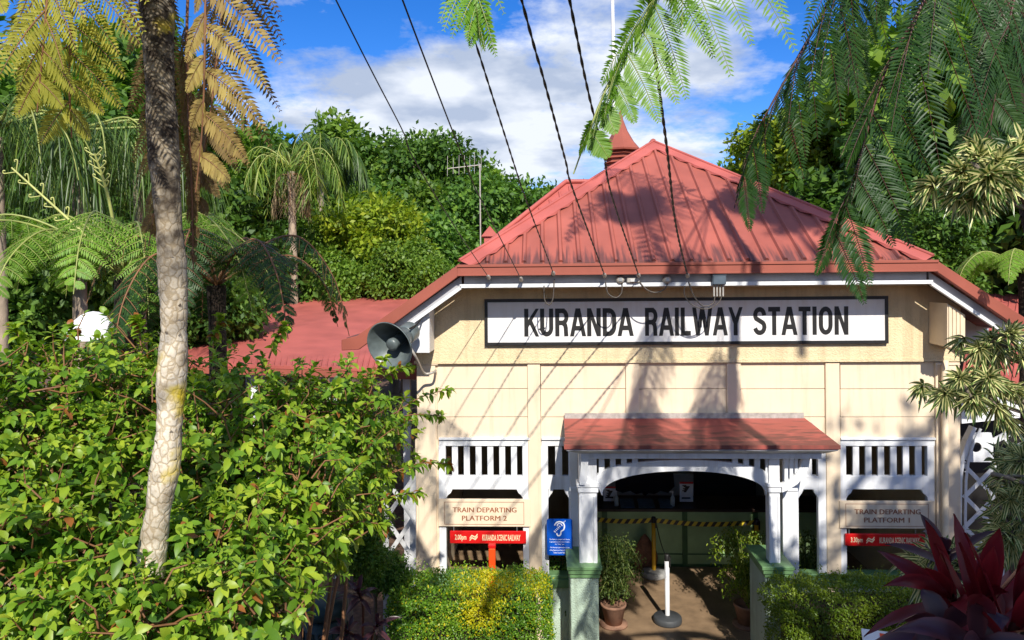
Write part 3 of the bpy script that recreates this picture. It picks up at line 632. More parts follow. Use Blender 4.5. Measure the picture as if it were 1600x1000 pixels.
def lattice_screen():
    t = empty('lattice_screen', wp(630, 880, 9.9)*1, 0, 'weathered white timber lattice screen between the shrub and the cream corner', 'lattice screen')
    t.location.z = 0; o = t.location.copy(); Y = 9.9
    def q(px, py): p = wp(px, py, Y) - o; return p
    mb = MB()
    def bar(a, b, w, v0, v1):
        a, b = q(*a), q(*b); T = (b-a).normalized(); nn = Vector((-T.z, 0, T.x))*w/2; p = [a-nn, b-nn, b+nn, a+nn]; mb.prism([(c.x, c.z) for c in p], v0, v1)
    bar((603, 1000), (603, 745), .07, 0, .05); bar((645, 1000), (645, 745), .08, 0, .05); mb.obj('frame', M['white_old'], t)
    mb = MB()
    for y in range(748, 960, 62):
        bar((603, y+62), (645, y), .055, -.016, 0); bar((603, y), (645, y+62), .055, .001, .016)
    mb.obj('lattice', M['white_old'], t)
M['white_old'] = mat('old_white_paint', (0.55, 0.55, 0.54), 0.7, 0.35, 7)
lattice_screen()
def rear_building():
    Y0 = 16.0; o = wp(1000, 430, Y0); o.z = 0
    t = empty('platform_building', o, 0, 'red hipped roof with an octagonal turret rising behind the station front', 'building')
    def q(px, py, Y): return wp(px, py, Y) - o
    r0 = q(884, 286, 17.2); r1 = r0 + Vector((1.3, 0, 0)); e0 = q(735, 404, 14.6); e1 = Vector((r1.x+2.0, e0.y, e0.z)); b0 = Vector((e0.x, r0.y+2.6, e0.z)); b1 = Vector((e1.x, b0.y, e0.z))
    mb = MB(); mb.slab([e0, e1, r1, r0], .04); mb.add([e0, r0, b0], [(0, 1, 2)]); mb.add([e1, b1, r1], [(0, 1, 2)]); mb.slab([b1, b0, r0, r1], .04)
    n = (e1-e0).cross(r0-e0).normalized()*.03; k = int((e1.x-e0.x)/.24)
    for i in range(1, k):
        x = e0.x+i*.24; fr = min(1, (x-e0.x)/(r0.x-e0.x), (e1.x-x)/(e1.x-r1.x)) - .06
        if fr < .05: continue
        p = Vector((x, e0.y, e0.z)); s = p + Vector((0, r0.y-e0.y, r0.z-e0.z))*fr; w = Vector((.03, 0, 0)); mb.hexa([p-w, p+w, s+w, s-w, p-w*.5+n, p+w*.5+n, s+w*.5+n, s-w*.5+n])
    rf = mb.obj('roof', M['roof2'], t)
    mb = MB(); mb.tube([e0+n, r0+n*1.4], .05, 8); mb.tube([r0+n*1.4, r1+n*1.4], .05, 8); mb.tube([r1+n, e1+n], .05, 8); mb.obj('ridge_cap', M['roof2'], rf)
    mb = MB(); mb.box((e0.x+.3, e0.y+.3, 0), (e1.x-.3, b0.y-.3, e0.z-.03)); mb.obj('wall', M['cream'], t)
    c = q(970, 236, 16.9); mb = MB(); oc = lambda r, z: (r, z)
    Mx = Matrix.Translation((c.x, c.y, c.z))
    mb.lathe([(.33, -1.1), (.33, .0), (.0, .0)], 8, 0, Mx, False); tu = mb.obj('turret', M['gutter'], t)
    mb = MB()
    for z in (-.34, -.24, -.14, -.04): mb.lathe([(.34, z), (.40, z-.05), (.34, z-.03)], 8, 0, Mx, False)
    mb.obj('louvres', M['gutter'], tu)
    mb = MB(); mb.lathe([(.0, -.01), (.46, -.02), (.47, .02), (.30, .22), (.16, .46), (.06, .72), (.03, .92), (.0, .98)], 8, 0, Mx, False); mb.tube([c+Vector((0, 0, .95)), c+Vector((0, 0, 1.25))], .02, 6); mb.obj('spire', M['gutter'], tu)
    v0 = q(766, 385, 15.6); mb = MB(); mb.box((v0.x-.12, v0.y-.2, v0.z-.3), (v0.x+.12, v0.y+.4, v0.z+.2)); 
    mb.prism([(v0.x-.18, v0.z+.2), (v0.x+.18, v0.z+.2), (v0.x, v0.z+.42)], v0.y-.25, v0.y+.45); mb.obj('roof_vent', M['roof2'], t)
rear_building()
def antenna():
    b = wp(751, 388, 16.2); t = empty('tv_antenna', b, 0, 'thin television antenna on a mast above the red roof vent', 'antenna')
    k = 16.2/F; mb = MB(); mb.tube([(0, 0, -.8), (0, 0, 132*k)], .016, 8); mb.obj('mast', M['galv'], t)
    mb = MB(); a = Vector((-50*k, -.1, 124*k)); c = Vector((2*k, .05, 131*k)); mb.tube([a, c], .010, 6)
    for f in (0, .17, .34, .5, .66, .8, .93, 1): p = a.lerp(c, f); h = (.10+.22*abs(math.sin(f*9+1))); mb.tube([p-Vector((0, .05, h*.6)), p+Vector((0, .05, h))], .004, 5)
    mb.obj('boom', M['galv'], t)
    b = wp(961, 300, 17.6); t = empty('flag_pole', b, 0, 'slim white pole rising behind the roof turret', 'pole'); mb = MB()
    mb.tube([(0, 0, -2.5), (0, 0, 2.5), (-.03, 0, 6)], [.055, .05, .04], 10); mb.obj('shaft', M['white'], t)
    mb = MB(); mb.lathe([(0, .07), (.06, .03), (.05, 0), (0, 0)], 10, 0, Matrix.Translation((-.03, 0, 6))); mb.obj('cap', M['white'], t)
antenna()
# ------------------------------------------------------------ fittings on the front
def loudspeaker():
    c = wp(609, 541, 9.05); ax = Vector((-.40, -.86, -.30)).normalized()
    t = empty('loudspeaker', c, 0, 'grey horn loudspeaker under the red eave beside the cream corner', 'loudspeaker')
    Rm = ax.to_track_quat('Z', 'Y').to_matrix().to_4x4()
    mb = MB(); mb.lathe([(.315, .0), (.322, .012), (.315, .02), (.30, .005), (.25, -.07), (.19, -.16), (.135, -.25), (.10, -.32), (.085, -.34), (.0, -.34)], 36, 0, Rm)
    mb.lathe([(.318, -.002), (.27, -.07), (.21, -.16), (.155, -.25), (.12, -.32), (.115, -.36), (.0, -.36)], 36, 0, Rm); h = mb.obj('horn', M['speaker'], t)
    mb = MB(); mb.lathe([(0, -.02), (.045, -.02), (.075, -.035), (.08, -.06), (.072, -.1), (.072, -.34)], 20, 0, Rm); mb.obj('inner_horn', M['speaker'], h)
    mb = MB(); mb.lathe([(.115, -.345), (.125, -.35), (.13, -.38), (.13, -.50), (.115, -.53), (0, -.53)], 24, 0, Rm); mb.obj('driver_case', M['speaker'], t)
    mb = MB(); back = ax*-.42; w = LP(680, 578, 0.0); Bm = Matrix.Translation(B0) @ Matrix.Rotation(YAW, 4, 'Z'); w = Bm @ w - c
    mb.tube(spline([back+Vector((.0, 0, -.13)), back+Vector((.1, .0, -.30)), w+Vector((-.12, -.30, .0)), w+Vector((0, -.26, .0)), w+Vector((.01, -.05, 0))], 5), .017, 8); mb.obj('bracket', M['galv'], t)
    e = Bm @ LP(661, 494, -.55) - c; mb = MB(); s = ax*-.2+Vector((.14, 0, .14)); mb.tube(spline([s, s.lerp(e, .5)+Vector((0, 0, -.03)), e, e+Vector((.02, 0, .03)), e+Vector((-.01, 0, .03))], 4), .011, 6); mb.obj('cable', M['cable'], t)
loudspeaker()
CABLES = [([(766, 437), (709, 352), (645, 245), (628, 202), (525, 0)], .005, 'thinnest black overhead line, ends farthest toward the loudspeaker'),
 ([(816, 440), (752, 313), (736, 278), (629, 0)], .006, 'black overhead line ending at a small hook left of the board lettering'),
 ([(866, 431), (821, 310), (810, 278), (743, 67), (723, 0)], .0085, 'black overhead cable passing behind the small hanging fern tip'),
 ([(946, 434), (895, 296), (884, 253), (850, 126), (815, 0)], .0105, 'twisted black overhead cable ending at the first round insulator'),
 ([(999, 434), (957, 310), (943, 240), (921, 152), (890, 0)], .0105, 'twisted black overhead cable that crosses the tip of the bright frond'),
 ([(1075, 434), (1056, 352), (1043, 240), (1026, 107), (1015, 0)], .0135, 'thickest twisted black cable, crossing the roof apex')]
def cables():
    for pts, r, lab in CABLES:
        a = pts[0]; e = pts[-1]; s = 371.0/(a[1]-e[1]); p = (a[0]+s*(a[0]-e[0])-PX0)/F; qv = (a[1]+s*(a[1]-e[1])-PY0)/F
        P0 = B0 + BU*lp(a[0], a[1], -.62)[0] + BV*-.62; P0.z = lp(a[0], a[1], -.62)[1]
        W_ = [P0]; tl = 0
        for x, y in pts[1:]:
            Y0 = P0.y; k = (PY0-y)/F; t = (k*Y0-(P0.z-CAMH))/(qv+k); t = max(t, tl+.2); tl = t; W_.append(wp(x, y, Y0-t))
        d = (W_[-1]-W_[-2]).normalized(); last = W_[-1]
        W_ += [last + d*4 + Vector((0, 0, .12)), last + d*9 + Vector((0, 0, .5)), last + d*16 + Vector((0, 0, 1.3))]
        path = spline(W_, 14); t = empty('overhead_cable', P0, 0, lab, 'cable', 'overhead cables running from the station eave'); mb = MB()
        path = [q-P0 for q in path]
        if r >= .008:
            L_ = 0; A_, B_ = [], []; fine = []
            for i in range(len(path)-1):
                n = max(1, int((path[i+1]-path[i]).length/.03)) if i < 60 else 2
                for k in range(n): fine.append(path[i].lerp(path[i+1], k/n))
            for i, q in enumerate(fine):
                if i: L_ += (q-fine[i-1]).length
                an = L_/.05; T = (fine[min(i+1, len(fine)-1)]-fine[max(i-1, 0)]).normalized(); n1 = T.cross(Vector((0, 0, 1))).normalized(); n2 = T.cross(n1)
                off = (n1*math.cos(an)+n2*math.sin(an))*r*.48; A_.append(q+off); B_.append(q-off)
            mb.tube(A_, r*.55, 5, 0, False); mb.tube(B_, r*.55, 5, 0, False)
        else: mb.tube(path, r, 6)
        mb.obj('strand', M['cable'], t)
        mb = MB(); d = (path[1]).normalized(); mb.tube([d*.02, d*.07, d*.13, d*.17], [.008, .026, .026, .01], 10); mb.tube([Vector((0, .07, .02)), Vector((0, .02, .0)), d*.03], .008, 6); mb.obj('end_clamp', M['galv'], t)
cables()
def fittings():
    Bm = Matrix.Translation(B0) @ Matrix.Rotation(YAW, 4, 'Z')
    def at(px, py, v=-.6): return Bm @ LP(px, py, v)
    for (x, y), lab in (((969, 437), 'first round white insulator plate on the fascia'), ((1042, 437), 'second round white insulator plate, next to the grey box')):
        t = empty('insulator', at(x, y), YAW, lab, 'insulator', 'white insulators along the fascia'); mb = MB()
        mb.lathe([(.0, -.05), (.03, -.05), (.05, -.035), (.055, .0), (.055, .04)], 14, 0, Matrix.Rotation(math.radians(90), 4, 'X') @ Matrix.Scale(-1, 4, (0, 0, 1))); mb.obj('dome', M['galv'], t)
        mb = MB(); mb.box((-.02, -.06, -.02), (.02, -.051, .02)); mb.obj('bolt', M['steel'], t)
    t = empty('fuse_holder', at(990, 438), YAW, 'pale rectangular fuse holder between the two round insulators', 'fuse holder'); mb = MB()
    mb.box((-.09, -.05, -.03), (.07, .03, .035)); mb.obj('body', M['galv'], t, .008); mb = MB(); mb.box((-.05, -.06, -.02), (.03, -.051, .02)); mb.obj('lid', M['white_old'], t, .004)
    t = empty('junction_box', at(1122, 437), YAW, 'dark grey junction box with four conduits on the fascia', 'junction box'); mb = MB()
    mb.box((-.085, -.08, -.065), (.085, .04, .06)); mb.obj('case', M['boxblue'], t, .012); mb = MB(); mb.box((-.09, -.086, .045), (.09, .04, .072)); mb.obj('lid', M['boxblue'], t, .008)
    for i in range(4):
        mb = MB(); x = -.058+i*.038; mb.tube([(x, -.02, -.06), (x, -.02, -.21)], .012, 8); mb.obj('conduit', M['galv'], t)
    loops = [([(850, 446), (851, 468), (858, 476), (864, 466), (866, 436)], 'small wire loop hanging under the third cable end'),
             ([(946, 440), (950, 458), (962, 465), (971, 458), (972, 442)], 'wire loop hanging between the fourth cable and the first insulator'),
             ([(999, 440), (1010, 452), (1024, 457), (1038, 452), (1044, 441)], 'wire loop hanging between the fuse holder and the second insulator'),
             ([(1076, 440), (1084, 462), (1098, 478), (1114, 474), (1117, 461)], 'deepest pair of wire loops below the junction box')]
    for pts, lab in loops:
        P = [at(x, y, -.62) for x, y in pts]; o = P[0].copy(); t = empty('jumper_wire', o, 0, lab, 'wire', 'wire loops below the fascia')
        mb = MB(); mb.tube([p-o for p in spline(P, 6)], .008, 6); mb.obj('strand', M['wire'], t)
        if 'deepest' in lab:
            P = [at(x, y, -.60) for x, y in ((1073, 440), (1069, 458), (1080, 475), (1102, 483), (1122, 474), (1128, 461))]; mb = MB(); mb.tube([p-o for p in spline(P, 6)], .007, 6); mb.obj('strand', M['wire'], t)
fittings()
# ------------------------------------------------------------ hall contents
def hall():
    # counter
    t = placed('ticket_counter', 'pale green panelled counter with a dark top inside the porch', 'counter'); v = 2.65
    mb = MB(); zt = 1.0; u0, u1 = lp(905, 850, v)[0], lp(1290, 850, v)[0]; mb.box((u0, v, 0), (u1, v+.6, zt-.05)); mb.obj('body', M['counter'], t)
    mb = MB(); mb.box((u0-.05, v-.08, zt-.05), (u1+.05, v+.7, zt+.0)); mb.obj('counter_top', M['dark_wood'], t, .006)
    for px in (945, 1070, 1180):
        mb = MB(); a, b = lp(px-4, 850, v)[0], lp(px+4, 850, v)[0]; mb.box((a, v-.02, .0), (b, v-.001, zt-.051)); mb.obj('stile', M['counter_dark'], t)
    mb = MB(); mb.box((u0, v-.015, .20), (u1, v-.0015, .22)); mb.box((u0, v-.018, .0), (u1, v-.0015, .04)); mb.obj('rail', M['counter_dark'], t)
    # dark ticket window, white board with carved crest
    vb = 4.35
    t = placed('notice_board', 'white board with a dark carved crest behind the counter', 'board'); mb = MB(); mb.pbox(940, 740, 1085, 790, vb-.06, vb-.01, vp=vb-.06); mb.obj('board', M['pinboard'], t)
    mb = MB(); f = vb-.12
    pts = [(962, 740), (962, 766), (973, 770), (985, 767), (994, 772), (1003, 770), (1008, 776), (1013, 770), (1022, 772), (1032, 767), (1044, 770), (1054, 760), (1052, 740)]
    mb.prism(UZ(pts, f), f, f+.05); mb.obj('crest', M['dark_wood'], t)
    t = placed('ticket_window', 'dark ticket window to the right of the crested board', 'window'); mb = MB(); mb.pbox(1087, 735, 1178, 792, vb-.05, vb-.02, vp=vb-.05); mb.obj('pane', M['black'], t)
    mb = MB(); mb.pbox(1084, 730, 1087, 794, vb-.08, vb-.02); mb.pbox(1178, 730, 1181, 794, vb-.08, vb-.02); mb.pbox(1087, 758, 1178, 760, vb-.07, vb-.052); mb.obj('frame', M['dark_wood'], t)
    for (a, b, c, d), lab in (((943, 760, 962, 783), 'white notice at the left end of the counter'), ((1062, 753, 1083, 784), 'white notice with a red heading on the counter')):
        v2 = 2.9; t = placed('notice', lab, 'notice', 'notices standing on the counter'); mb = MB(); mb.pbox(a, b, c, d, v2, v2+.01, vp=v2); mb.obj('sheet', M['sign_white'], t)
        mb = MB(); mb.pbox(a, b, c, b+3, v2-.003, v2-.001, vp=v2-.003); mb.obj('heading', M['red_sign'], t)
        mb = MB(); w = c-a
        for k in range(7): mb.pbox(a+w*.2+.05*w*((k*37) % 5), b+5+k*1.6, a+w*.5+.05*w*((k*53) % 6), b+6.6+k*1.6, v2-.003, v2-.001, vp=v2-.003)
        mb.pbox(a+w*.15, d-7, a+w*.8, d-4.5, v2-.003, v2-.001, vp=v2-.003); mb.obj('drawing', M['dark_wood'], t)
    for px, lab in ((963, 'sanitiser bottle at the left end of the leaflets'), (1051, 'sanitiser bottle next to the red-headed notice')):
        u = lp(px, 788, 2.75)[0]; t = empty('pump_bottle', Matrix.Translation(B0) @ Matrix.Rotation(YAW, 4, 'Z') @ Vector((u, 2.75, 1.0)), YAW, lab, 'bottle', 'pump bottles on the counter')
        mb = MB(); mb.lathe([(0, 0), (.04, 0), (.04, .13), (.03, .16), (.014, .175), (.014, .19), (0, .19)], 14); mb.obj('bottle', M['bottle'], t)
        mb = MB(); mb.tube([(0, 0, .185), (0, 0, .235)], .007, 6); mb.box((-.05, -.009, .235), (.015, .009, .25)); mb.obj('pump', M['white'], t)
    for a, b, lab in ((969, 991, 'blue leaflet nearest the left pump bottle'), (997, 1022, 'dark leaflet in the middle of the counter'), (1030, 1049, 'blue leaflet nearest the right pump bottle')):
        u0, u1 = lp(a, 786, 2.75)[0], lp(b, 786, 2.75)[0]; t = placed('leaflet', lab, 'leaflet', 'leaflets lying on the counter'); mb = MB(); mb.slab([(u0, 2.62, 1.012), (u1, 2.62, 1.012), (u1+.01, 3.0, 1.05), (u0+.01, 3.0, 1.05)], .01); mb.obj('sheet', M['bluepaper'], t)
    # bollards
    def bollard(px, py, Y, m1, m2, top, lab):
        p = wp(px, py, Y); p.z = 0; t = empty('barrier_post', p, 0, lab, 'barrier post', 'retractable belt barrier posts'); mb = MB()
        mb.lathe([(0, 0), (.20, 0), (.205, .02), (.20, .075), (.185, .09), (.03, .10), (0, .10)], 28); mb.obj('base', m2, t)
        mb = MB(); mb.lathe([(.034, .095), (.034, .92), (0, .92)], 16); mb.obj('shaft', m1, t)
        mb = MB(); mb.lathe([(.037, .88), (.037, .965), (.03, .975), (0, .975)], 16); mb.box((.02, -.04, .80), (.045, -.01, .95)); mb.obj('belt_head', M['black'], t); return p
    bollard(1043, 975, 10.62, M['post_white'], M['base_dark'], 0, 'white barrier post on a dark base in the porch')
    py = bollard(1022, 902, 12.25, M['yellow'], M['base_grey'], 0, 'yellow barrier post on a grey base near the counter')
    pe = bollard(1183, 904, 12.1, M['yellow'], M['base_grey'], 0, 'yellow barrier post behind the right potted shrub')
    m, nt, bs = new_mat('hazard_stripe'); tc = nt.nodes.new('ShaderNodeTexCoord'); mp = nt.nodes.new('ShaderNodeMapping'); mp.inputs['Rotation'].default_value = (0, math.radians(-35), 0)
    wv = nt.nodes.new('ShaderNodeTexWave'); wv.inputs['Scale'].default_value = 3.1; wv.bands_direction = 'X'; rr = nt.nodes.new('ShaderNodeValToRGB'); rr.color_ramp.interpolation = 'CONSTANT'
    rr.color_ramp.elements[0].color = (.02, .018, .015, 1); rr.color_ramp.elements[1].position = .5; rr.color_ramp.elements[1].color = (.62, .47, .03, 1)
    nt.links.new(tc.outputs['Object'], mp.inputs[0]); nt.links.new(mp.outputs[0], wv.inputs['Vector']); nt.links.new(wv.outputs[0], rr.inputs[0]); nt.links.new(rr.outputs[0], bs.inputs['Base Color']); M['hazard'] = m
    pw = wp(900, 804, 12.5); pw.z = .93
    for a, b, lab in ((pw, py, 'yellow and black belt from the yellow post toward the left plant'), (py, pe, 'yellow and black belt between the two yellow posts')):
        a = Vector((a.x, a.y, 0)); b = Vector((b.x, b.y, 0)); t = empty('barrier_belt', a, math.atan2(b.y-a.y, b.x-a.x), lab, 'belt', 'striped barrier belts'); Lb = (b-a).length; mb = MB(); n = 12
        zz = lambda f: .925 - .05*math.sin(math.pi*f)
        for i in range(n):
            f0, f1 = i/n, (i+1)/n; mb.hexa([(f0*Lb, -.003, zz(f0)-.045), (f1*Lb, -.003, zz(f1)-.045), (f1*Lb, .003, zz(f1)-.045), (f0*Lb, .003, zz(f0)-.045), (f0*Lb, -.003, zz(f0)+.03), (f1*Lb, -.003, zz(f1)+.03), (f1*Lb, .003, zz(f1)+.03), (f0*Lb, .003, zz(f0)+.03)])
        mb.obj('webbing', m, t)
    pwh = wp(1043, 975, 10.62); pwh.z = .9; a = Vector((py.x+.03, py.y-.03, .9)); mb = MB(); mb.tube(spline([a, a.lerp(pwh, .5)-Vector((0, 0, .06)), pwh+Vector((0, .03, 0))], 6), .008, 6)
    tag(mb.obj('slack_cord', M['cable']), 'black cord slung between the yellow post and the white post', 'cord')
    # brown slab
    p = wp(1008, 893, 12.45); p.z = 0; mb = MB(); vs = []; n = 20; k = 12
    for i in range(k+1):
        f = i/k; z = .62*f; r = .205*math.sin(math.pi*(.16+.84*f*.985))**.75*(1.08-.3*f)
        for j in range(n):
            a = 2*math.pi*j/n; g = 1+.06*math.sin(3*a+f*5)+.04*math.sin(7*a+2); vs.append((r*g*math.cos(a), r*.45*g*math.sin(a), z))
    fs = [(i*n+j, i*n+(j+1) % n, (i+1)*n+(j+1) % n, (i+1)*n+j) for i in range(k) for j in range(n)] + [tuple(range(n))[::-1], tuple(range(k*n, k*n+n))]
    mb.add(vs, fs, 0, True); o = mb.obj('standing_stone', M['slate']); o.location = p; tag(o, 'rough brown oval stone standing behind the yellow post', 'stone')
    # red service post behind the clipped hedge
    p = wp(769, 880, 9.72); t = empty('red_post', (p.x, p.y, 0), 0, 'bright red post behind the yellow-green hedge', 'post'); mb = MB(); mb.box((-.045, -.04, 0), (.045, .04, 1.42)); mb.obj('shaft', M['orange'], t, .01)
    mb = MB(); mb.box((-.05, -.045, 1.421), (.05, .045, 1.47)); mb.obj('cap', M['red_sign'], t, .01)
    # litter bin
    p = wp(507, 930, 8.9); t = empty('litter_bin', (p.x, p.y, 0), 0, 'dark teal slotted litter bin in the shade of the shrub', 'litter bin'); h = p.z; mb = MB()
    mb.lathe([(.24, 0), (.25, .05), (.26, h-.25), (.0, h-.25)], 24); mb.obj('barrel', M['bin'], t)
    mb = MB()
    for j in range(20):
        a = 2*math.pi*j/20; mb.box((-.012, .255, .12), (.012, .275, h-.35)); 
        for i in range(len(mb.v)-8, len(mb.v)): x, y, z = mb.v[i]; mb.v[i] = (x*math.cos(a)-y*math.sin(a), x*math.sin(a)+y*math.cos(a), z)
    mb.obj('slats', M['bin'], t); mb = MB(); mb.lathe([(.29, h-.2), (.30, h-.17), (.27, h-.06), (.12, h), (0, h)], 24); mb.lathe([(.29, h-.2), (.0, h-.2)], 24); mb.obj('lid', M['bin'], t)
    # white sunshade
    p = wp(146, 524, 9.5); t = empty('sunshade', (p.x, p.y, 0), 0, 'white domed sunshade showing above the big shrub', 'sunshade'); R_ = 38*9.5/F; z0 = p.z; mb = MB()
    mb.lathe([(R_*1.02, z0-.05), (R_, z0), (R_*.9, z0+.10), (R_*.72, z0+.19), (R_*.45, z0+.265), (R_*.2, z0+.30), (0, z0+.31)], 10); mb.obj('canopy', M['umbrella'], t)
    mb = MB(); mb.tube([(0, 0, 0), (0, 0, z0+.29)], .02, 8); mb.obj('pole', M['steel'], t)
    # map board at the bottom edge
    a = wp(1410, 1008, 2.7); t = empty('map_board', a, math.radians(-18), 'tilted white board with orange patches under the red leaves', 'board'); mb = MB(); mb.slab([(-.13, -.16, -.10), (.12, -.16, -.10), (.12, .05, .02), (-.13, .05, .02)], .015); mb.obj('panel', M['sign_white'], t)
    mb = MB(); 
    for x, y, w in ((.02, -.03, .035), (-.05, .02, .02), (.07, .01, .02)): z = .02+(y-.05)*.571; mb.slab([(x-w, y-.02, z-.011+.002), (x+w, y-.02, z-.011+.002), (x+w, y+.02, z+.011+.002), (x-w, y+.02, z+.011+.002)], .001)
    mb.obj('patch', M['orange'], t); mb = MB(); mb.tube([(0, -.05, -.06), (0, -.05, -1.6)], .03, 8); mb.obj('post', M['dark_wood'], t)
hall()
# ------------------------------------------------------------ plants
def nz(a): return a/np.maximum(np.linalg.norm(a, axis=-1, keepdims=True), 1e-9)
TPL = {'quad': (np.array([[0,0,0],[.45,.5,.10],[1,0,-.10],[.45,-.5,.10]], float), [[0,3,2,1]]),
 'leaf': (np.array([[0,0,0],[.40,0,.0],[.74,0,-.06],[1,0,-.17],[.14,.27,.06],[.42,.50,.10],[.74,.37,.02],[.14,-.27,.06],[.42,-.50,.10],[.74,-.37,.02]], float),
          [[0,1,5,4],[1,2,6,5],[2,3,6],[0,7,8,1],[1,8,9,2],[2,9,3]]),
 'pinnule': (np.array([[0,.10,0],[0,-.10,0],[.5,.5,.04],[.5,-.5,.04],[.5,0,.0],[1,0,-.12]], float), [[0,1,4],[1,3,4],[4,3,5],[4,5,2],[0,4,2]])}
def _strap(n=6):
    vs, fs = [], []
    for i in range(n+1):
        t = i/n; w = .5*min(1, (t*3.2+.18))*(1-max(0, (t-.45)/.55)**2.0*.97); vs += [[t, w, .12], [t, 0, 0], [t, -w, .12]]
        if i: b = 3*(i-1); fs += [[b, b+1, b+4, b+3], [b+1, b+2, b+5, b+4]]
    return np.array(vs, float), fs
TPL['strap'] = _strap()
class Foliage:
    """many leaves of one plant gathered into one mesh, each with its own tint; uv = (along, across)"""
    def __init__(s): s.V = []; s.LV = []; s.LS = []; s.T = []; s.MI = []; s.UV = []; s.n = 0
    def leaves(s, P, D, N, L, Wd, tpl, tint, mi=0, droop=None):
        T, fs = TPL[tpl]; P = np.asarray(P, float); n = len(P)
        if n == 0: return
        D = nz(np.asarray(D, float)); Sd = nz(np.cross(D, np.asarray(N, float))); Nn = np.cross(Sd, D)
        L = np.broadcast_to(np.asarray(L, float), (n,))[:, None, None]; Wd = np.broadcast_to(np.asarray(Wd, float), (n,))[:, None, None]
        V = P[:, None] + D[:, None]*(T[:, 0][None, :, None]*L) + Sd[:, None]*(T[:, 1][None, :, None]*Wd) + Nn[:, None]*(T[:, 2][None, :, None]*(Wd if tpl == 'strap' else L*.6))
        if droop is not None:
            dr = np.broadcast_to(np.asarray(droop, float), (n,))[:, None]; V[:, :, 2] -= dr*L[:, :, 0]*(T[:, 0]**2)[None]
        k = len(T); base = s.n + np.arange(n)[:, None]*k
        for f in fs: s.LV.append((base + np.array(f)[None]).reshape(-1)); s.LS.append(np.full(n, len(f))); s.MI.append(np.full(n, mi))
        s.V.append(V.reshape(-1, 3)); s.n += n*k; s.T.append(np.repeat(np.broadcast_to(np.asarray(tint, float), (n,)), k))
        s.UV.append(np.tile(np.stack([T[:, 0], T[:, 1]+.5], -1), (n, 1)))
    def raw(s, vs, quads, tint=0.5, mi=1):
        vs = np.asarray(vs, float); q = np.asarray(quads)
        s.LV.append((q + s.n).reshape(-1)); s.LS.append(np.full(len(q), q.shape[1])); s.MI.append(np.full(len(q), mi))
        s.V.append(vs); s.n += len(vs); s.T.append(np.full(len(vs), tint)); s.UV.append(np.zeros((len(vs), 2)))
    def tube(s, pts, r, n=5, mi=1, tint=.5):
        P = np.asarray([tuple(p) for p in pts], float); k = len(P); r = np.broadcast_to(np.asarray(r, float), (k,))
        T = nz(np.gradient(P, axis=0)); ref = np.array([0, 0, 1.]) if abs(T[0, 2]) < .9 else np.array([1., 0, 0]); A = nz(np.cross(T, ref)); Bn = np.cross(T, A)
        a = np.arange(n)*2*math.pi/n; V = P[:, None] + (A[:, None]*np.cos(a)[None, :, None] + Bn[:, None]*np.sin(a)[None, :, None])*r[:, None, None]
        i, j = np.meshgrid(np.arange(k-1), np.arange(n), indexing='ij'); q = np.stack([i*n+j, i*n+(j+1) % n, (i+1)*n+(j+1) % n, (i+1)*n+j], -1).reshape(-1, 4)
        s.raw(V.reshape(-1, 3), q, tint, mi)
    def mesh(s, name, smooth=True):
        me = bpy.data.meshes.new(name); V = np.concatenate(s.V); LV = np.concatenate(s.LV).astype(np.int32); LS = np.concatenate(s.LS).astype(np.int32)
        me.vertices.add(len(V)); me.vertices.foreach_set('co', V.astype(np.float32).ravel()); me.loops.add(len(LV)); me.loops.foreach_set('vertex_index', LV)
        st = np.concatenate([[0], np.cumsum(LS)[:-1]]).astype(np.int32); me.polygons.add(len(LS)); me.polygons.foreach_set('loop_start', st)
        try: me.polygons.foreach_set('loop_total', LS)
        except Exception: pass
        me.polygons.foreach_set('material_index', np.concatenate(s.MI).astype(np.int32)); me.polygons.foreach_set('use_smooth', np.full(len(LS), smooth))
        me.update(calc_edges=True)
        at = me.attributes.new('tint', 'FLOAT', 'POINT'); at.data.foreach_set('value', np.concatenate(s.T).astype(np.float32))
        uv = me.uv_layers.new(name='uv'); uv.data.foreach_set('uv', np.concatenate(s.UV)[LV].astype(np.float32).ravel())
        return me
    def obj(s, name, mats, parent=None): return link(name, s.mesh(name), mats, parent)
def rdir(n, up=0.0):
    d = RNG.normal(size=(n, 3)); d = nz(d); d[:, 2] += up; return nz(d)
def crown(fol, lobes, n, lw, ll, tpl='quad', mi=0, clump=7, spread=.5, shell=.55, tlo=0., thi=1., face_up=.5, tint_dir=None):
    """leaf clumps spread through a set of (centre, (rx, ry, rz)) lobes, denser toward the surface"""
    vol = np.array([r[0]*r[1]+r[1]*r[2]+r[0]*r[2] for _, r in lobes]); pick = RNG.choice(len(lobes), size=n//clump, p=vol/vol.sum())
    C = np.array([tuple(c) for c, _ in lobes])[pick]; R = np.array([r for _, r in lobes])[pick]
    d = rdir(len(pick), .15); rad = shell + (1.06-shell)*RNG.random((len(pick), 1))**.55
    wob = 1 + .16*np.sin(d[:, :1]*5+d[:, 1:2]*7+pick[:, None]) ; P = C + d*R*rad*wob
    P = np.repeat(P, clump, 0) + RNG.normal(size=(len(pick)*clump, 3))*lw*spread*2; O = np.repeat(d, clump, 0)
    D = nz(O*.6 + RNG.normal(size=P.shape)*.7 + np.array([0, 0, -.25])); N = nz(O*.5 + RNG.normal(size=P.shape)*.45 + np.array([0, 0, face_up]))
    t = np.repeat(RNG.random(len(pick)), clump)*.6 + RNG.random(len(P))*.4; t = tlo + (thi-tlo)*t
    s = .7+.6*RNG.random(len(P)); fol.leaves(P, D, N, ll*s, lw*s, tpl, t, mi)
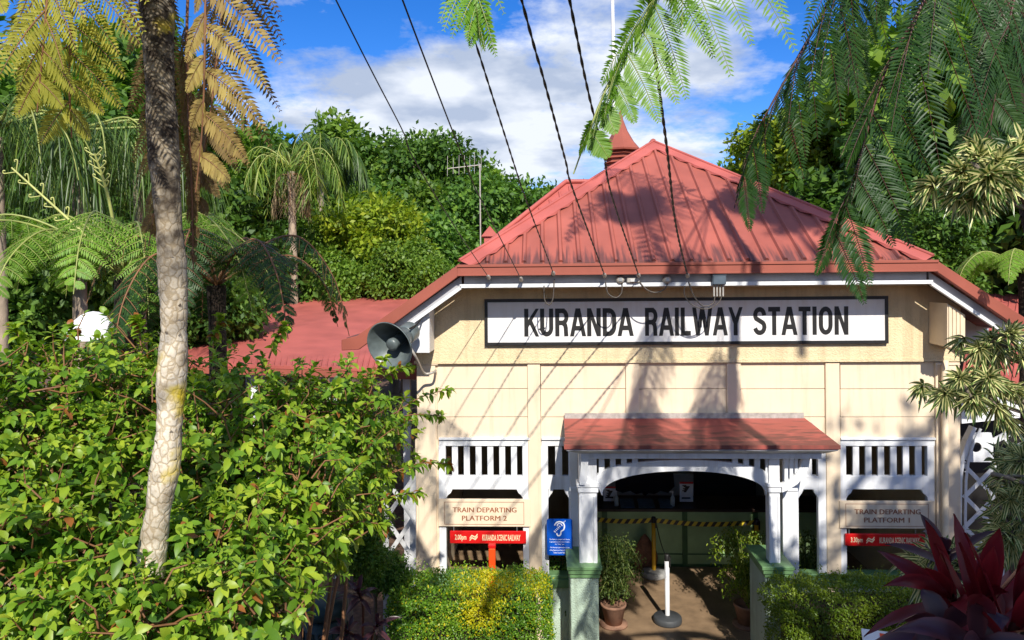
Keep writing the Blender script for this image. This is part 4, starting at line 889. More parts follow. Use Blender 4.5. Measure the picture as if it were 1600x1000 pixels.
def trunk_tube(fol, pts, r0, r1, n=8, mi=0, rough=.06):
    P = spline(pts, 5); k = len(P); r = [(r0 + (r1-r0)*(i/(k-1))**.8)*(1+rough*random.uniform(-1, 1)) for i in range(k)]; fol.tube(P, r, n, mi)

G_ = lambda *c: c
M['lf_dark'] = leaf_mat('forest_leaf', [(0, (.022, .062, .009)), (.5, (.075, .17, .02)), (1, (.17, .29, .035))], .55, .3)
M['lf_mid'] = leaf_mat('mid_leaf', [(0, (.045, .11, .012)), (.5, (.12, .22, .024)), (1, (.23, .33, .04))], .5, .35)
M['lf_yel'] = leaf_mat('yellow_green_leaf', [(0, (.10, .17, .012)), (.5, (.23, .33, .022)), (1, (.42, .46, .03))], .5, .35)
M['lf_olive'] = leaf_mat('olive_leaf', [(0, (.04, .075, .015)), (.5, (.08, .13, .025)), (1, (.14, .19, .04))], .5, .3)
M['lf_bush'] = leaf_mat('shrub_leaf', [(0, (.035, .11, .010)), (.42, (.17, .32, .022)), (.86, (.42, .52, .04)), (.95, (.34, .38, .04)), (1, (.36, .13, .03))], .42, .3, .35)
M['lf_hedge'] = leaf_mat('hedge_leaf', [(0, (.04, .12, .010)), (.6, (.13, .27, .018)), (1, (.27, .40, .035))], .4, .3)
M['lf_hedgey'] = leaf_mat('golden_hedge_leaf', [(0, (.22, .30, .008)), (.5, (.50, .46, .010)), (1, (.70, .58, .015))], .45, .3)
M['lf_hedge2'] = leaf_mat('olive_hedge_leaf', [(0, (.05, .11, .008)), (.6, (.13, .20, .010)), (1, (.24, .30, .02))], .45, .3)
M['fr_green'] = leaf_mat('fern_green', [(0, (.06, .16, .015)), (.5, (.13, .28, .022)), (1, (.23, .39, .035))], .5, .4)
M['fr_dark'] = leaf_mat('fern_dark', [(0, (.012, .042, .010)), (.5, (.026, .075, .014)), (1, (.06, .125, .022))], .45, .35)  # darker fern greens; the right fern's shade is put into this colour
M['fr_yel'] = leaf_mat('fern_yellow', [(0, (.20, .22, .022)), (.5, (.40, .39, .05)), (1, (.62, .57, .10))], .55, .35)
M['fr_brown'] = leaf_mat('fern_brown', [(0, (.13, .075, .02)), (.5, (.28, .19, .06)), (1, (.50, .40, .12))], .65, .25)
M['palm_dead'] = leaf_mat('dead_palm_leaf', [(0, (.12, .08, .04)), (1, (.32, .24, .13))], .8, .15)
M['palm'] = leaf_mat('palm_leaf', [(0, (.03, .07, .014)), (.6, (.08, .15, .025)), (1, (.28, .36, .06))], .4, .3)
M['palm_m'] = leaf_mat('palm_leaf_mixed', [(0, (.06, .12, .02)), (.6, (.15, .24, .03)), (1, (.42, .38, .05))], .4, .3)
M['palm_y'] = leaf_mat('palm_leaf_yellow', [(0, (.12, .16, .02)), (.5, (.26, .27, .04)), (1, (.48, .40, .06))], .45, .3)
def strap_mat(name, mid, edge, w=.28):
    m, nt, bs = new_mat(name); N = nt.nodes.new; L = nt.links.new
    uv = N('ShaderNodeUVMap'); uv.uv_map = 'uv'; sp = N('ShaderNodeSeparateXYZ'); L(uv.outputs[0], sp.inputs[0])
    a = N('ShaderNodeMath'); a.operation = 'SUBTRACT'; a.inputs[1].default_value = .5; L(sp.outputs[1], a.inputs[0]); b = N('ShaderNodeMath'); b.operation = 'ABSOLUTE'; L(a.outputs[0], b.inputs[0])
    r = N('ShaderNodeMapRange'); r.inputs['From Min'].default_value = w*.55; r.inputs['From Max'].default_value = w; L(b.outputs[0], r.inputs[0])
    at = N('ShaderNodeAttribute'); at.attribute_name = 'tint'; hs = N('ShaderNodeMapRange'); hs.inputs['To Min'].default_value = .6; hs.inputs['To Max'].default_value = 1.3; L(at.outputs['Fac'], hs.inputs[0])
    mx = N('ShaderNodeMixRGB'); mx.inputs[1].default_value = (*mid, 1); mx.inputs[2].default_value = (*edge, 1); L(r.outputs[0], mx.inputs[0])
    v = N('ShaderNodeHueSaturation'); L(hs.outputs[0], v.inputs['Value']); L(mx.outputs[0], v.inputs['Color']); L(v.outputs[0], bs.inputs['Base Color'])
    bs.inputs['Roughness'].default_value = .32; t = N('ShaderNodeBsdfTranslucent'); L(v.outputs[0], t.inputs[0]); ms = N('ShaderNodeMixShader'); ms.inputs[0].default_value = .25
    L(bs.outputs[0], ms.inputs[1]); L(t.outputs[0], ms.inputs[2]); L(ms.outputs[0], nt.nodes['Material Output'].inputs['Surface']); return m
M['varieg'] = strap_mat('variegated_leaf', (.07, .15, .025), (.74, .71, .32), .23)
M['cordy'] = strap_mat('burgundy_leaf', (.16, .009, .014), (.24, .014, .020), .42)
M['cordy2'] = strap_mat('purple_brown_leaf', (.055, .02, .028), (.10, .03, .035), .42)

# ---- ferns
def frond(fol, path, dR, dL, lenR, lenL, npin=22, pin=.075, pw=.018, per=16, droop=.12, r0=.012, s0=.08, tint=(.2, .8), up=None, taper=1.0, lm=0, sm=1):
    P = np.array([tuple(p) for p in spline(path, 8)]); seg = np.linalg.norm(np.diff(P, axis=0), axis=1); cs = np.concatenate([[0], np.cumsum(seg)]); tot = cs[-1]
    fol.tube(P, np.linspace(r0, r0*.25, len(P)), 5, sm)
    at = lambda s: np.array([np.interp(s*tot, cs, P[:, i]) for i in range(3)])
    LPp, LD, LN, LL, LW, LT, LDr = [], [], [], [], [], [], []
    for side, dv, ln in ((1, dR, lenR), (-1, dL, lenL)):
        for i in range(npin):
            s = s0 + (.985-s0)*((i+.5*(side > 0)*.6)/npin); p = at(s); T = nz(at(min(1, s+.02)) - at(max(0, s-.02)))
            d = np.array(dv(s) if callable(dv) else dv, float); d = nz(d + RNG.normal(size=3)*.10 + T*.12)
            l = ln(s)*(.80+.30*RNG.random())
            if l < .02: continue
            r = (np.arange(per)+.6)/per; q = p + d*(r*l)[:, None]; q[:, 2] -= droop*l*r*r*(.8+.4*RNG.random())
            nrm = nz(np.cross(d, T) + np.array([0, 0, .0])); td = nz(np.gradient(q, axis=0)); sd = nz(np.cross(td, nrm))
            fol.tube(np.vstack([p, q[::4], q[-1]]), np.linspace(r0*.32, r0*.1, 2+len(q[::4])), 3, sm)
            pl = pin*(l/ max(ln(.45), 1e-3))**.3*np.clip(1.15-r**2.2, .12, 1)*np.minimum(1, r*5+.35)
            tt = tint[0] + (tint[1]-tint[0])*(.5*RNG.random() + .5*RNG.random(per))
            for sg in (1, -1):
                LPp.append(q); LD.append(sd*sg + td*.42 + RNG.normal(size=q.shape)*.06 + np.array([0, 0, -.10])); LN.append(np.broadcast_to(nrm, q.shape)+RNG.normal(size=q.shape)*.12); LL.append(pl); LW.append(np.minimum(np.full(per, pw), pl*.45)); LT.append(tt); LDr.append(np.full(per, .22))
    fol.leaves(np.vstack(LPp), np.vstack(LD), np.vstack(LN), np.concatenate(LL), np.concatenate(LW), 'pinnule', np.concatenate(LT), lm, np.concatenate(LDr))
bell = lambda a, p=.42, w=.5: (lambda s: a*max(.06, 1-abs((s-p)/(w if s < p else (1.02-p)))**1.7))
def arching(c, az, L, rise, drop):
    h = Vector((math.cos(az), math.sin(az), 0)); return [c, c + h*L*.3 + Vector((0, 0, rise*.75)), c + h*L*.62 + Vector((0, 0, rise)), c + h*L*.88 + Vector((0, 0, rise-drop*.4)), c + h*L + Vector((0, 0, rise-drop))]
def arch_frond(fol, c, az, L, rise, drop, lp_=.42, npin=20, per=12, pin=.07, pw=.02, droop=.35, tint=(.2, .8), r0=.014, lm=0, sm=1):
    pin *= 1; sv = Vector((-math.sin(az), math.cos(az), 0)); b = bell(lp_, .4); dz = Vector((0, 0, -.22))
    frond(fol, arching(c, az, L, rise, drop), tuple(sv+dz), tuple(-sv+dz), b, b, npin, pin, pw, per, droop, r0, .14, tint, lm=lm, sm=sm)
def scaled_trunk_mat(name, lo_c, hi_c, gap, zs=(0, 1), scale=17, lichen=0.0, dark=None, zc=0):
    m, nt, bs = new_mat(name); N = nt.nodes.new; L = nt.links.new
    tc = N('ShaderNodeTexCoord'); mp = N('ShaderNodeMapping'); mp.inputs['Scale'].default_value = (1, 1, .78); L(tc.outputs['Object'], mp.inputs[0])
    nd = N('ShaderNodeTexNoise'); nd.inputs['Scale'].default_value = 30; L(mp.outputs[0], nd.inputs['Vector']); ad = N('ShaderNodeMixRGB'); ad.inputs[0].default_value = .03; L(mp.outputs[0], ad.inputs[1]); L(nd.outputs['Color'], ad.inputs[2])
    vo = N('ShaderNodeTexVoronoi'); vo.feature = 'DISTANCE_TO_EDGE'; vo.inputs['Scale'].default_value = scale; vo.inputs['Randomness'].default_value = .8; L(ad.outputs[0], vo.inputs['Vector'])
    v2 = N('ShaderNodeTexVoronoi'); v2.inputs['Scale'].default_value = scale; v2.inputs['Randomness'].default_value = .8; L(ad.outputs[0], v2.inputs['Vector'])
    r = N('ShaderNodeValToRGB'); r.color_ramp.elements[0].position = .03; r.color_ramp.elements[1].position = .13; r.color_ramp.elements[0].color = (*gap, 1); r.color_ramp.elements[1].color = (1, 1, 1, 1); L(vo.outputs['Distance'], r.inputs[0])
    n = N('ShaderNodeTexNoise'); n.inputs['Scale'].default_value = 9; n.inputs['Detail'].default_value = 8; L(tc.outputs['Object'], n.inputs['Vector'])
    c = N('ShaderNodeValToRGB'); c.color_ramp.elements[0].position = .35; c.color_ramp.elements[1].position = .62; c.color_ramp.elements[0].color = (*lo_c, 1); c.color_ramp.elements[1].color = (*hi_c, 1); L(n.outputs[0], c.inputs[0])
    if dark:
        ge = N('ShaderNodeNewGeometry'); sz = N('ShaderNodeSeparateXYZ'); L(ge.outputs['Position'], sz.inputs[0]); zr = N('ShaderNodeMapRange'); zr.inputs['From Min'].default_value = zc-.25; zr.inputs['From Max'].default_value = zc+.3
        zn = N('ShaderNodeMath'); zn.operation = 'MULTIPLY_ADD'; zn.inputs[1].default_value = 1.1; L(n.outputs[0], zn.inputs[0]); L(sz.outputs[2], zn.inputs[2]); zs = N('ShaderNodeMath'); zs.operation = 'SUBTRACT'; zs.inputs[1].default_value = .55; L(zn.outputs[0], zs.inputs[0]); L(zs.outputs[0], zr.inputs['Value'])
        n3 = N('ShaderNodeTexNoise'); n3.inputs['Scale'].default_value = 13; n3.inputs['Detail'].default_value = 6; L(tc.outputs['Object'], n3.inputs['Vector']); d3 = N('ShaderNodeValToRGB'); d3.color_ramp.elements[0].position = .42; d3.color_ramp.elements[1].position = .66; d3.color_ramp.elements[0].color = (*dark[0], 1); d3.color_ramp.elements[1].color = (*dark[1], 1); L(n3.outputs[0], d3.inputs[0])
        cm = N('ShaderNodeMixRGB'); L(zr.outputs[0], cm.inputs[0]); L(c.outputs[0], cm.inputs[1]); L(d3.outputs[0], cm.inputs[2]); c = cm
    mu = N('ShaderNodeMixRGB'); mu.blend_type = 'MULTIPLY'; mu.inputs[0].default_value = 1; L(c.outputs[0], mu.inputs[1]); L(r.outputs[0], mu.inputs[2])
    rg = N('ShaderNodeValToRGB'); e = rg.color_ramp.elements; e[0].position = .16; e[0].color = (1, 1, 1, 1); e[1].position = .34; e[1].color = (1, 1, 1, 1); k_ = e.new(.25); k_.color = (.74, .69, .60, 1); L(v2.outputs['Distance'], rg.inputs[0])   # ring inside each leaf scar
    m3 = N('ShaderNodeMixRGB'); m3.blend_type = 'MULTIPLY'; m3.inputs[0].default_value = .8; L(mu.outputs[0], m3.inputs[1]); L(rg.outputs[0], m3.inputs[2]); col = m3.outputs[0]
    if lichen:
        ln = N('ShaderNodeTexNoise'); ln.inputs['Scale'].default_value = 3.2; ln.inputs['Detail'].default_value = 5; mpl = N('ShaderNodeMapping'); mpl.inputs['Location'].default_value = (2.2, 5.1, 1.3); L(tc.outputs['Object'], mpl.inputs[0]); L(mpl.outputs[0], ln.inputs['Vector'])
        lr = N('ShaderNodeValToRGB'); lr.color_ramp.elements[0].position = .575; lr.color_ramp.elements[1].position = .66; L(ln.outputs[0], lr.inputs[0]); lx = N('ShaderNodeMixRGB'); L(lr.outputs[0], lx.inputs[0]); L(col, lx.inputs[1]); lx.inputs[2].default_value = (.55, .42, .03, 1); col = lx.outputs[0]
    L(col, bs.inputs['Base Color']); bs.inputs['Roughness'].default_value = .9; b = N('ShaderNodeBump'); b.inputs['Strength'].default_value = .45; b.inputs['Distance'].default_value = .010
    hr = N('ShaderNodeMath'); hr.operation = 'SUBTRACT'; L(r.outputs[0], hr.inputs[0]); L(v2.outputs['Distance'], hr.inputs[1]); ha = N('ShaderNodeMath'); L(hr.outputs[0], ha.inputs[0]); L(nd.outputs[0], ha.inputs[1]); L(ha.outputs[0], b.inputs['Height']); L(b.outputs[0], bs.inputs['Normal']); return m
M['trunk_pale'] = scaled_trunk_mat('pale_scaly_trunk', (.55, .46, .34), (.74, .68, .57), (.62, .57, .48), scale=22, lichen=1)
M['trunk_dark'] = scaled_trunk_mat('dark_scaly_trunk', (.045, .032, .02), (.26, .21, .15), (.12, .10, .08), scale=18)

def tall_fern():
    Y = 3.5; pp = [(228, 1010), (236, 880), (250, 780), (262, 700), (268, 600), (272, 500), (268, 400), (258, 270), (250, 130), (245, 0), (243, -160), (244, -330), (250, -470)]
    P = [wp(x, y, Y) for x, y in pp]; b = P[0].copy(); b.z = float(ground_z(b.x, b.y)); P = [Vector((P[0].x-.02, P[0].y, b.z-.1))] + P
    t = empty('tree_fern', b, 0, 'tall tree fern with a pale scaly lower trunk and drooping golden fronds', 'tree fern')
    Q = spline([p-b for p in P], 12); k = len(Q); zs = [q.z+b.z for q in Q]; cut = min(range(k), key=lambda i: abs(zs[i]-(CAMH+.12)))
    M['trunk_skin'] = scaled_trunk_mat('scaly_trunk', (.36, .30, .21), (.70, .63, .50), (.72, .66, .56), scale=26, lichen=1, dark=((.045, .032, .02), (.34, .29, .21)), zc=CAMH-.02)  # upper part darker: brown rough bark, with some crown shade painted in
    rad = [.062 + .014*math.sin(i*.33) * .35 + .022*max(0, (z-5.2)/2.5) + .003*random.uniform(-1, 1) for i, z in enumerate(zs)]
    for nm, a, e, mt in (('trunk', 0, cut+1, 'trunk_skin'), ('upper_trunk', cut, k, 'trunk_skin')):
        mb = MB(); mb.tube(Q[a:e], rad[a:e], 20, 0, True); o = mb.obj(nm, M[mt], t)
        if nm != 'trunk': o['label'] = 'dark rough upper trunk with old frond bases'
        f = Foliage()                                             # old scales and hairs standing off the stem
        nn = 60 if nm == 'trunk' else 420; ii = RNG.integers(a if nm == 'trunk' else a+14, e-1, nn); an = RNG.random(nn)*2*math.pi; c = np.array([tuple(Q[i]) for i in ii]) + RNG.normal(size=(nn, 3))*.0; o_ = np.stack([np.cos(an), np.sin(an), np.zeros(nn)], -1)
        c[:, 2] += RNG.random(nn)*.05; rr = np.array([rad[i] for i in ii])[:, None]
        f.leaves(c+o_*rr*.97, o_*.5+np.array([0, 0, -.8 if nm != 'trunk' else .6]), o_, .022, .018, 'quad', RNG.random(nn)); f.obj('fibres', M['fib_pale'] if nm == 'trunk' else M['fib'], o)
    C = Q[-1].copy(); w = lambda x, y, d=3.4: wp(x, y, d) - b
    def fr(name, mt, *a, label=None, sm='stem_brown', **k):
        f = Foliage(); frond(f, *a, **k); o = f.obj(name, [M[mt], M[sm]], t)
        if label: o['label'] = label
    # yellow-green frond hanging at the upper left
    fr('frond', 'fr_yel', [C, w(190, -400, 3.2), w(130, -230, 3.0), w(112, -90, 2.95), w(112, 20, 2.95), w(108, 120, 3.0), w(112, 215, 3.05)], (.72, -.1, -.50), (-.70, -.1, -.56), lambda s: .40*(.2+.8*min(1, (1.03-s)*3)), lambda s: .40*(.2+.8*min(1, (1.03-s)*3)), npin=12, pin=.080, pw=.0105, per=24, s0=.4, label='yellow-green frond hanging at the upper end', droop=.25)
    fr('frond', 'fr_yel', [C, w(150, -420, 3.1), w(110, -250, 2.85), w(84, -110, 2.8), w(74, 0, 2.8), w(66, 90, 2.85), w(58, 175, 2.9)], (.66, -.25, -.58), (-.66, .1, -.60), lambda s: .34*(.2+.8*min(1, (1.03-s)*3)), lambda s: .36*(.2+.8*min(1, (1.03-s)*3)), npin=11, pin=.075, pw=.0105, per=22, s0=.42, droop=.3, label='yellow-green frond overlapping its neighbour')
    fr('frond', 'fr_yel', [C, w(120, -480, 3.1), w(40, -300, 2.9), w(0, -120, 2.85), w(-18, 20, 2.85)], (.60, -.1, -.66), (-.6, -.1, -.7), bell(.42, .5), bell(.42, .5), npin=15, pin=.085, pw=.013, per=22, s0=.3, droop=.25)
    fr('frond', 'fr_yel', [C, w(220, -380, 3.3), w(196, -200, 3.3), w(185, -90, 3.35), w(178, -10, 3.4)], (.5, .0, -.7), (-.5, 0, -.72), bell(.36, .5), bell(.36, .5), npin=14, pin=.075, pw=.012, per=20, s0=.3, droop=.25)
    # golden dying frond right of the trunk
    fr('frond', 'fr_brown', [C, w(300, -380, 3.5), w(318, -200, 3.35), w(321, -60, 3.3), w(320, 80, 3.3), w(316, 200, 3.35), w(306, 300, 3.4)], lambda s: (.80, -.05, -.20-.25*s), lambda s: (-.5, .35, -.45), lambda s: .40*(.3+.7*min(1, (1.02-s)*3)), lambda s: .19*min(1, (1.05-s)*3), npin=9, pin=.075, pw=.017, per=24, s0=.28, label='golden brown dying frond beside the trunk', droop=.30, tint=(.3, .95))
    # dead brown fronds hanging lower, behind the trunk
    fr('frond', 'fr_brown', [C, w(330, -300, 3.8), w(350, -60, 3.95), w(335, 130, 4.0), w(318, 240, 4.0), w(305, 345, 4.0)], (.72, .1, -.6), (-.45, .2, -.8), lambda s: .42*min(1, (1.04-s)*2.6), lambda s: .30*min(1, (1.05-s)*3), npin=12, pin=.065, pw=.016, per=22, s0=.4, label='dead brown frond hanging behind the trunk', droop=.35, tint=(.05, .5))
    fr('frond', 'fr_brown', [C, w(215, -300, 3.9), w(240, -40, 4.05), w(255, 150, 4.1), w(250, 270, 4.1), w(232, 385, 4.1)], (.45, .1, -.85), (-.62, .1, -.66), lambda s: .34*min(1, (1.04-s)*2.6), lambda s: .30*min(1, (1.05-s)*3), npin=12, pin=.065, pw=.016, per=20, s0=.4, label='dead brown frond hanging behind the trunk', droop=.3, tint=(0., .4))
    # dead brown stub tufts around the trunk
    fr('frond', 'fr_brown', [C, w(300, -260, 3.6), w(292, 60, 3.7), w(300, 300, 3.75), w(302, 425, 3.75)], (.3, .1, -.9), (-.3, .1, -.9), lambda s: .12*min(1, (1.04-s)*4), lambda s: .12*min(1, (1.04-s)*4), npin=16, pin=.03, pw=.012, per=14, s0=.55, droop=.2, tint=(0, .35), label='thin dead frond against the trunk')
    # small green tip hanging in front of the sky
    fr('frond', 'fr_green', [C, w(420, -470, 3.3), w(620, -330, 3.15), w(712, -150, 3.05), w(738, -30, 3.0), w(750, 62, 3.0)], (.34, -.2, -.75), (-.36, -.1, -.75), lambda s: .26*min(1, (1.04-s)*7), lambda s: .22*min(1, (1.04-s)*7), npin=32, pin=.05, pw=.011, per=16, s0=.4, label='green frond whose tip hangs in front of the sky', droop=.3, sm='stem_green')
    f = Foliage()
    for az in (-2.6, -1.9, -1.2, -.5, .1, 2.2, 2.9): arch_frond(f, C, az, 2.0, .55, .75, .42, 20, 12)
    f.obj('crown', [M['fr_green'], M['stem_green']], t)
M['fib'] = leaf_mat('dark_fibre_scale', [(0, (.02, .013, .008)), (.6, (.07, .05, .03)), (1, (.22, .18, .13))], .9, 0)
M['fib_pale'] = leaf_mat('pale_scale', [(0, (.25, .2, .15)), (1, (.6, .54, .44))], .9, 0)
tall_fern()

def right_fern():
    Y = 5.2; P = [wp(x, y, Y) for x, y in ((1690, 1000), (1660, 700), (1622, 400), (1600, 230), (1586, 60), (1584, -120), (1588, -400), (1592, -800))]; b = P[0].copy(); b.z = float(ground_z(b.x, b.y))
    P = [Vector((P[0].x, P[0].y, b.z-.1))] + P; t = empty('tree_fern', b, 0, 'dark-trunked tree fern whose long fronds hang over the red roof', 'tree fern')
    Q = spline([p-b for p in P], 8); mb = MB(); mb.tube(Q, [.066+.009*random.uniform(-1, 1) for _ in Q], 14); tk = mb.obj('trunk', M['bark_dark'], t)
    f = Foliage(); nn = 900; ii = RNG.integers(0, len(Q)-1, nn); an = RNG.random(nn)*2*math.pi; o_ = np.stack([np.cos(an), np.sin(an), np.zeros(nn)], -1); c = np.array([tuple(Q[i]) for i in ii]); c[:, 2] += RNG.random(nn)*.08
    f.leaves(c+o_*.064, o_*.5+np.array([0, 0, -.9]), o_, .07, .02, 'quad', RNG.random(nn)*.4); f.obj('fibres', M['fib'], tk)
    C = Q[-1].copy(); w = lambda x, y, d=3.4: wp(x, y, d) - b
    def fr(mt, *a, label=None, sm='stem_red', **k):
        f = Foliage(); frond(f, *a, **k); o = f.obj('frond', [M[mt], M[sm]], t)
        if label: o['label'] = label
    # bright sunlit frond over the turret
    fr('fr_green', [C, w(1440, -620, 3.7), w(1250, -330, 3.4), w(1090, -110, 3.2), w(1018, 8, 3.1), w(968, 95, 3.05), w(930, 180, 3.0), w(896, 272, 3.0)], lambda s: (.50+.1*s, -.15, -.72), lambda s: (-.10-.25*s, -.55, -.60), lambda s: .60*min(1, max(.20, (1.0-s)*4.6)), lambda s: .42*min(1, max(.25, (1.03-s)*5)), npin=20, pin=.105, pw=.0105, per=32, s0=.6, droop=.30, label='bright green sunlit frond hanging over the turret', sm='stem_green', tint=(.3, 1))
    # dark fronds, their shade put into the leaf colour
    fr('fr_dark', [C, w(1500, -520, 4.0), w(1370, -160, 3.9), w(1296, 0, 3.8), w(1234, 112, 3.8), w(1180, 215, 3.8), w(1146, 330, 3.8)], lambda s: (.32, .2, -.80), lambda s: (-.34, -.3, -.66), lambda s: .55*(.2+.8*min(1, (1.03-s)*4)), lambda s: .46*(.2+.8*min(1, (1.03-s)*4)), npin=21, pin=.10, pw=.0125, per=30, s0=.45, droop=.35, label='dark frond over the right slope of the front roof', tint=(.1, .9))
    fr('fr_dark', [C, w(1560, -480, 3.8), w(1490, -120, 3.7), w(1444, 0, 3.6), w(1383, 112, 3.6), w(1344, 245, 3.6), w(1312, 340, 3.6), w(1286, 425, 3.6)], lambda s: (.52-.1*s, .1, -.62), lambda s: (-.42, -.2, -.70), lambda s: .66*(.25+.75*min(1, (1.03-s)*4)), lambda s: .54*(.2+.8*min(1, (1.03-s)*4)), npin=22, pin=.11, pw=.0125, per=34, s0=.45, droop=.25, label='longest dark frond, its tip over the name board', tint=(.1, .9))
    fr('fr_dark', [C, w(1612, -420, 4.9), w(1590, -80, 4.9), w(1560, 60, 4.9), w(1520, 180, 5.0), w(1500, 300, 5.0)], lambda s: (.5, .1, -.6), lambda s: (-.55, .0, -.62), lambda s: .6*(.25+.75*min(1, (1.03-s)*2.2)), lambda s: .62*(.2+.8*min(1, (1.03-s)*2.2)), npin=26, pin=.10, pw=.013, per=30, s0=.5, droop=.3, label='dark frond hanging close to the dark trunk')
    fr('fr_dark', [C, w(1490, -620, 4.6), w(1380, -230, 4.8), w(1350, -60, 4.9), w(1330, 60, 5.0), w(1325, 150, 5.0)], lambda s: (.5, .1, -.7), lambda s: (-.5, .1, -.72), lambda s: .55*(.25+.75*min(1, (1.03-s)*2.2)), lambda s: .55*(.2+.8*min(1, (1.03-s)*2.2)), npin=22, pin=.10, pw=.013, per=30, s0=.3, droop=.3, label='dark frond farther back against the sky')
    for pth, lab in (([(1650, -400, 4.6), (1625, -180, 4.3), (1580, 20, 4.0), (1555, 150, 4.0), (1540, 250, 4.0)], 'dark frond directly in front of the trunk'),):
        fr('fr_dark', [C] + [w(*q) for q in pth], lambda s: (.48, .1, -.66), lambda s: (-.46, -.1, -.68), lambda s: .60*(.2+.8*min(1, (1.03-s)*4)), lambda s: .52*(.2+.8*min(1, (1.03-s)*4)), npin=24, pin=.10, pw=.013, per=28, s0=.55, droop=.3, label=lab)
    fr('fr_brown', [w(1226, 140, 3.9), w(1236, 190, 3.9), w(1244, 240, 3.9)], (.2, 0, -.9), (-.2, 0, -.9), bell(.08), bell(.08), npin=9, pin=.02, pw=.006, per=8, s0=.1, droop=.2, label='small dead reddish frond tip')
    f = Foliage()
    for az in (-2.6, -2.0, -.9, -.2, .5, 2.6): arch_frond(f, C, az, 2.5, .7, 1.0, .5, 22, 14, .07, .022)
    f.obj('crown', [M['fr_dark'], M['stem_red']], t)
right_fern()
def small_fern(px, py, Y, L, n, label, mt='fr_green', seed=0, croz=True, drop=.7, hgt=.0):
    c = wp(px, py, Y); b = Vector((c.x, c.y, float(ground_z(c.x, c.y)))); t = empty('tree_fern', b, 0, label, 'tree fern'); C = c-b; k = Foliage()
    trunk_tube(k, [Vector((0, 0, -.1)), Vector((.03, 0, C.z*.5)), C], .09, .075, 10, 0, .1); k.obj('trunk', M['bark_dark'], t)
    rnd = random.Random(seed)
    for i in range(n):
        f = Foliage(); az = i*2*math.pi/n + rnd.uniform(-.15, .15); arch_frond(f, C, az, L*rnd.uniform(.85, 1.1), .38*L*rnd.uniform(.6, 1.1), L*drop*rnd.uniform(.5, .9), .26*L, 18, 14, .062*min(1, L/1.1), .014*min(1, L/1.1)**1.5, .35, (.4, 1.) if mt == 'fr_green' else (.2, .9)); f.obj('frond', [M[mt], M['stem_green' if mt == 'fr_green' else 'stem_brown']], t)
    if croz:
        for (x1, y1), (x2, y2) in (((18, 262), (160, 392)), ((148, 240), (170, 312))):
            k = Foliage(); a, e = wp(x2, y2, Y-.3)-b, wp(x1, y1, Y-.5)-b; k.tube(spline([C, a, e], 8), np.linspace(.019, .008, 17), 7, 0); d = (e-a).normalized(); s = Vector((d.z, 0, -d.x))
            for j in range(6):
                for sg in (1, -1):
                    p = a.lerp(e, .25+.14*j); q = p + s*sg*(.045+.03*(j % 2)) + d*.05; k.tube(spline([p, q, q+s*sg*.010+d*.018, q+d*.028-s*sg*.006, q+d*.016-s*sg*.016], 3), .006, 5, 0)
            k.obj('young_frond', M['young'], t)
M['young'] = mat('young_frond_green', (.50, .52, .16), .5, .2, 8)
small_fern(192, 432, 7.0, 1.55, 13, 'squat tree fern with a short dark trunk and two pale young fronds', seed=3)
small_fern(338, 446, 6.4, 1.1, 9, 'low dark fern drooping in front of the platform canopy', 'fr_dark', 5, False, .9)
small_fern(1600, 428, 9.4, .95, 11, 'light green fern in shade beside the right canopy roof', 'fr_green', 8, False, .6)
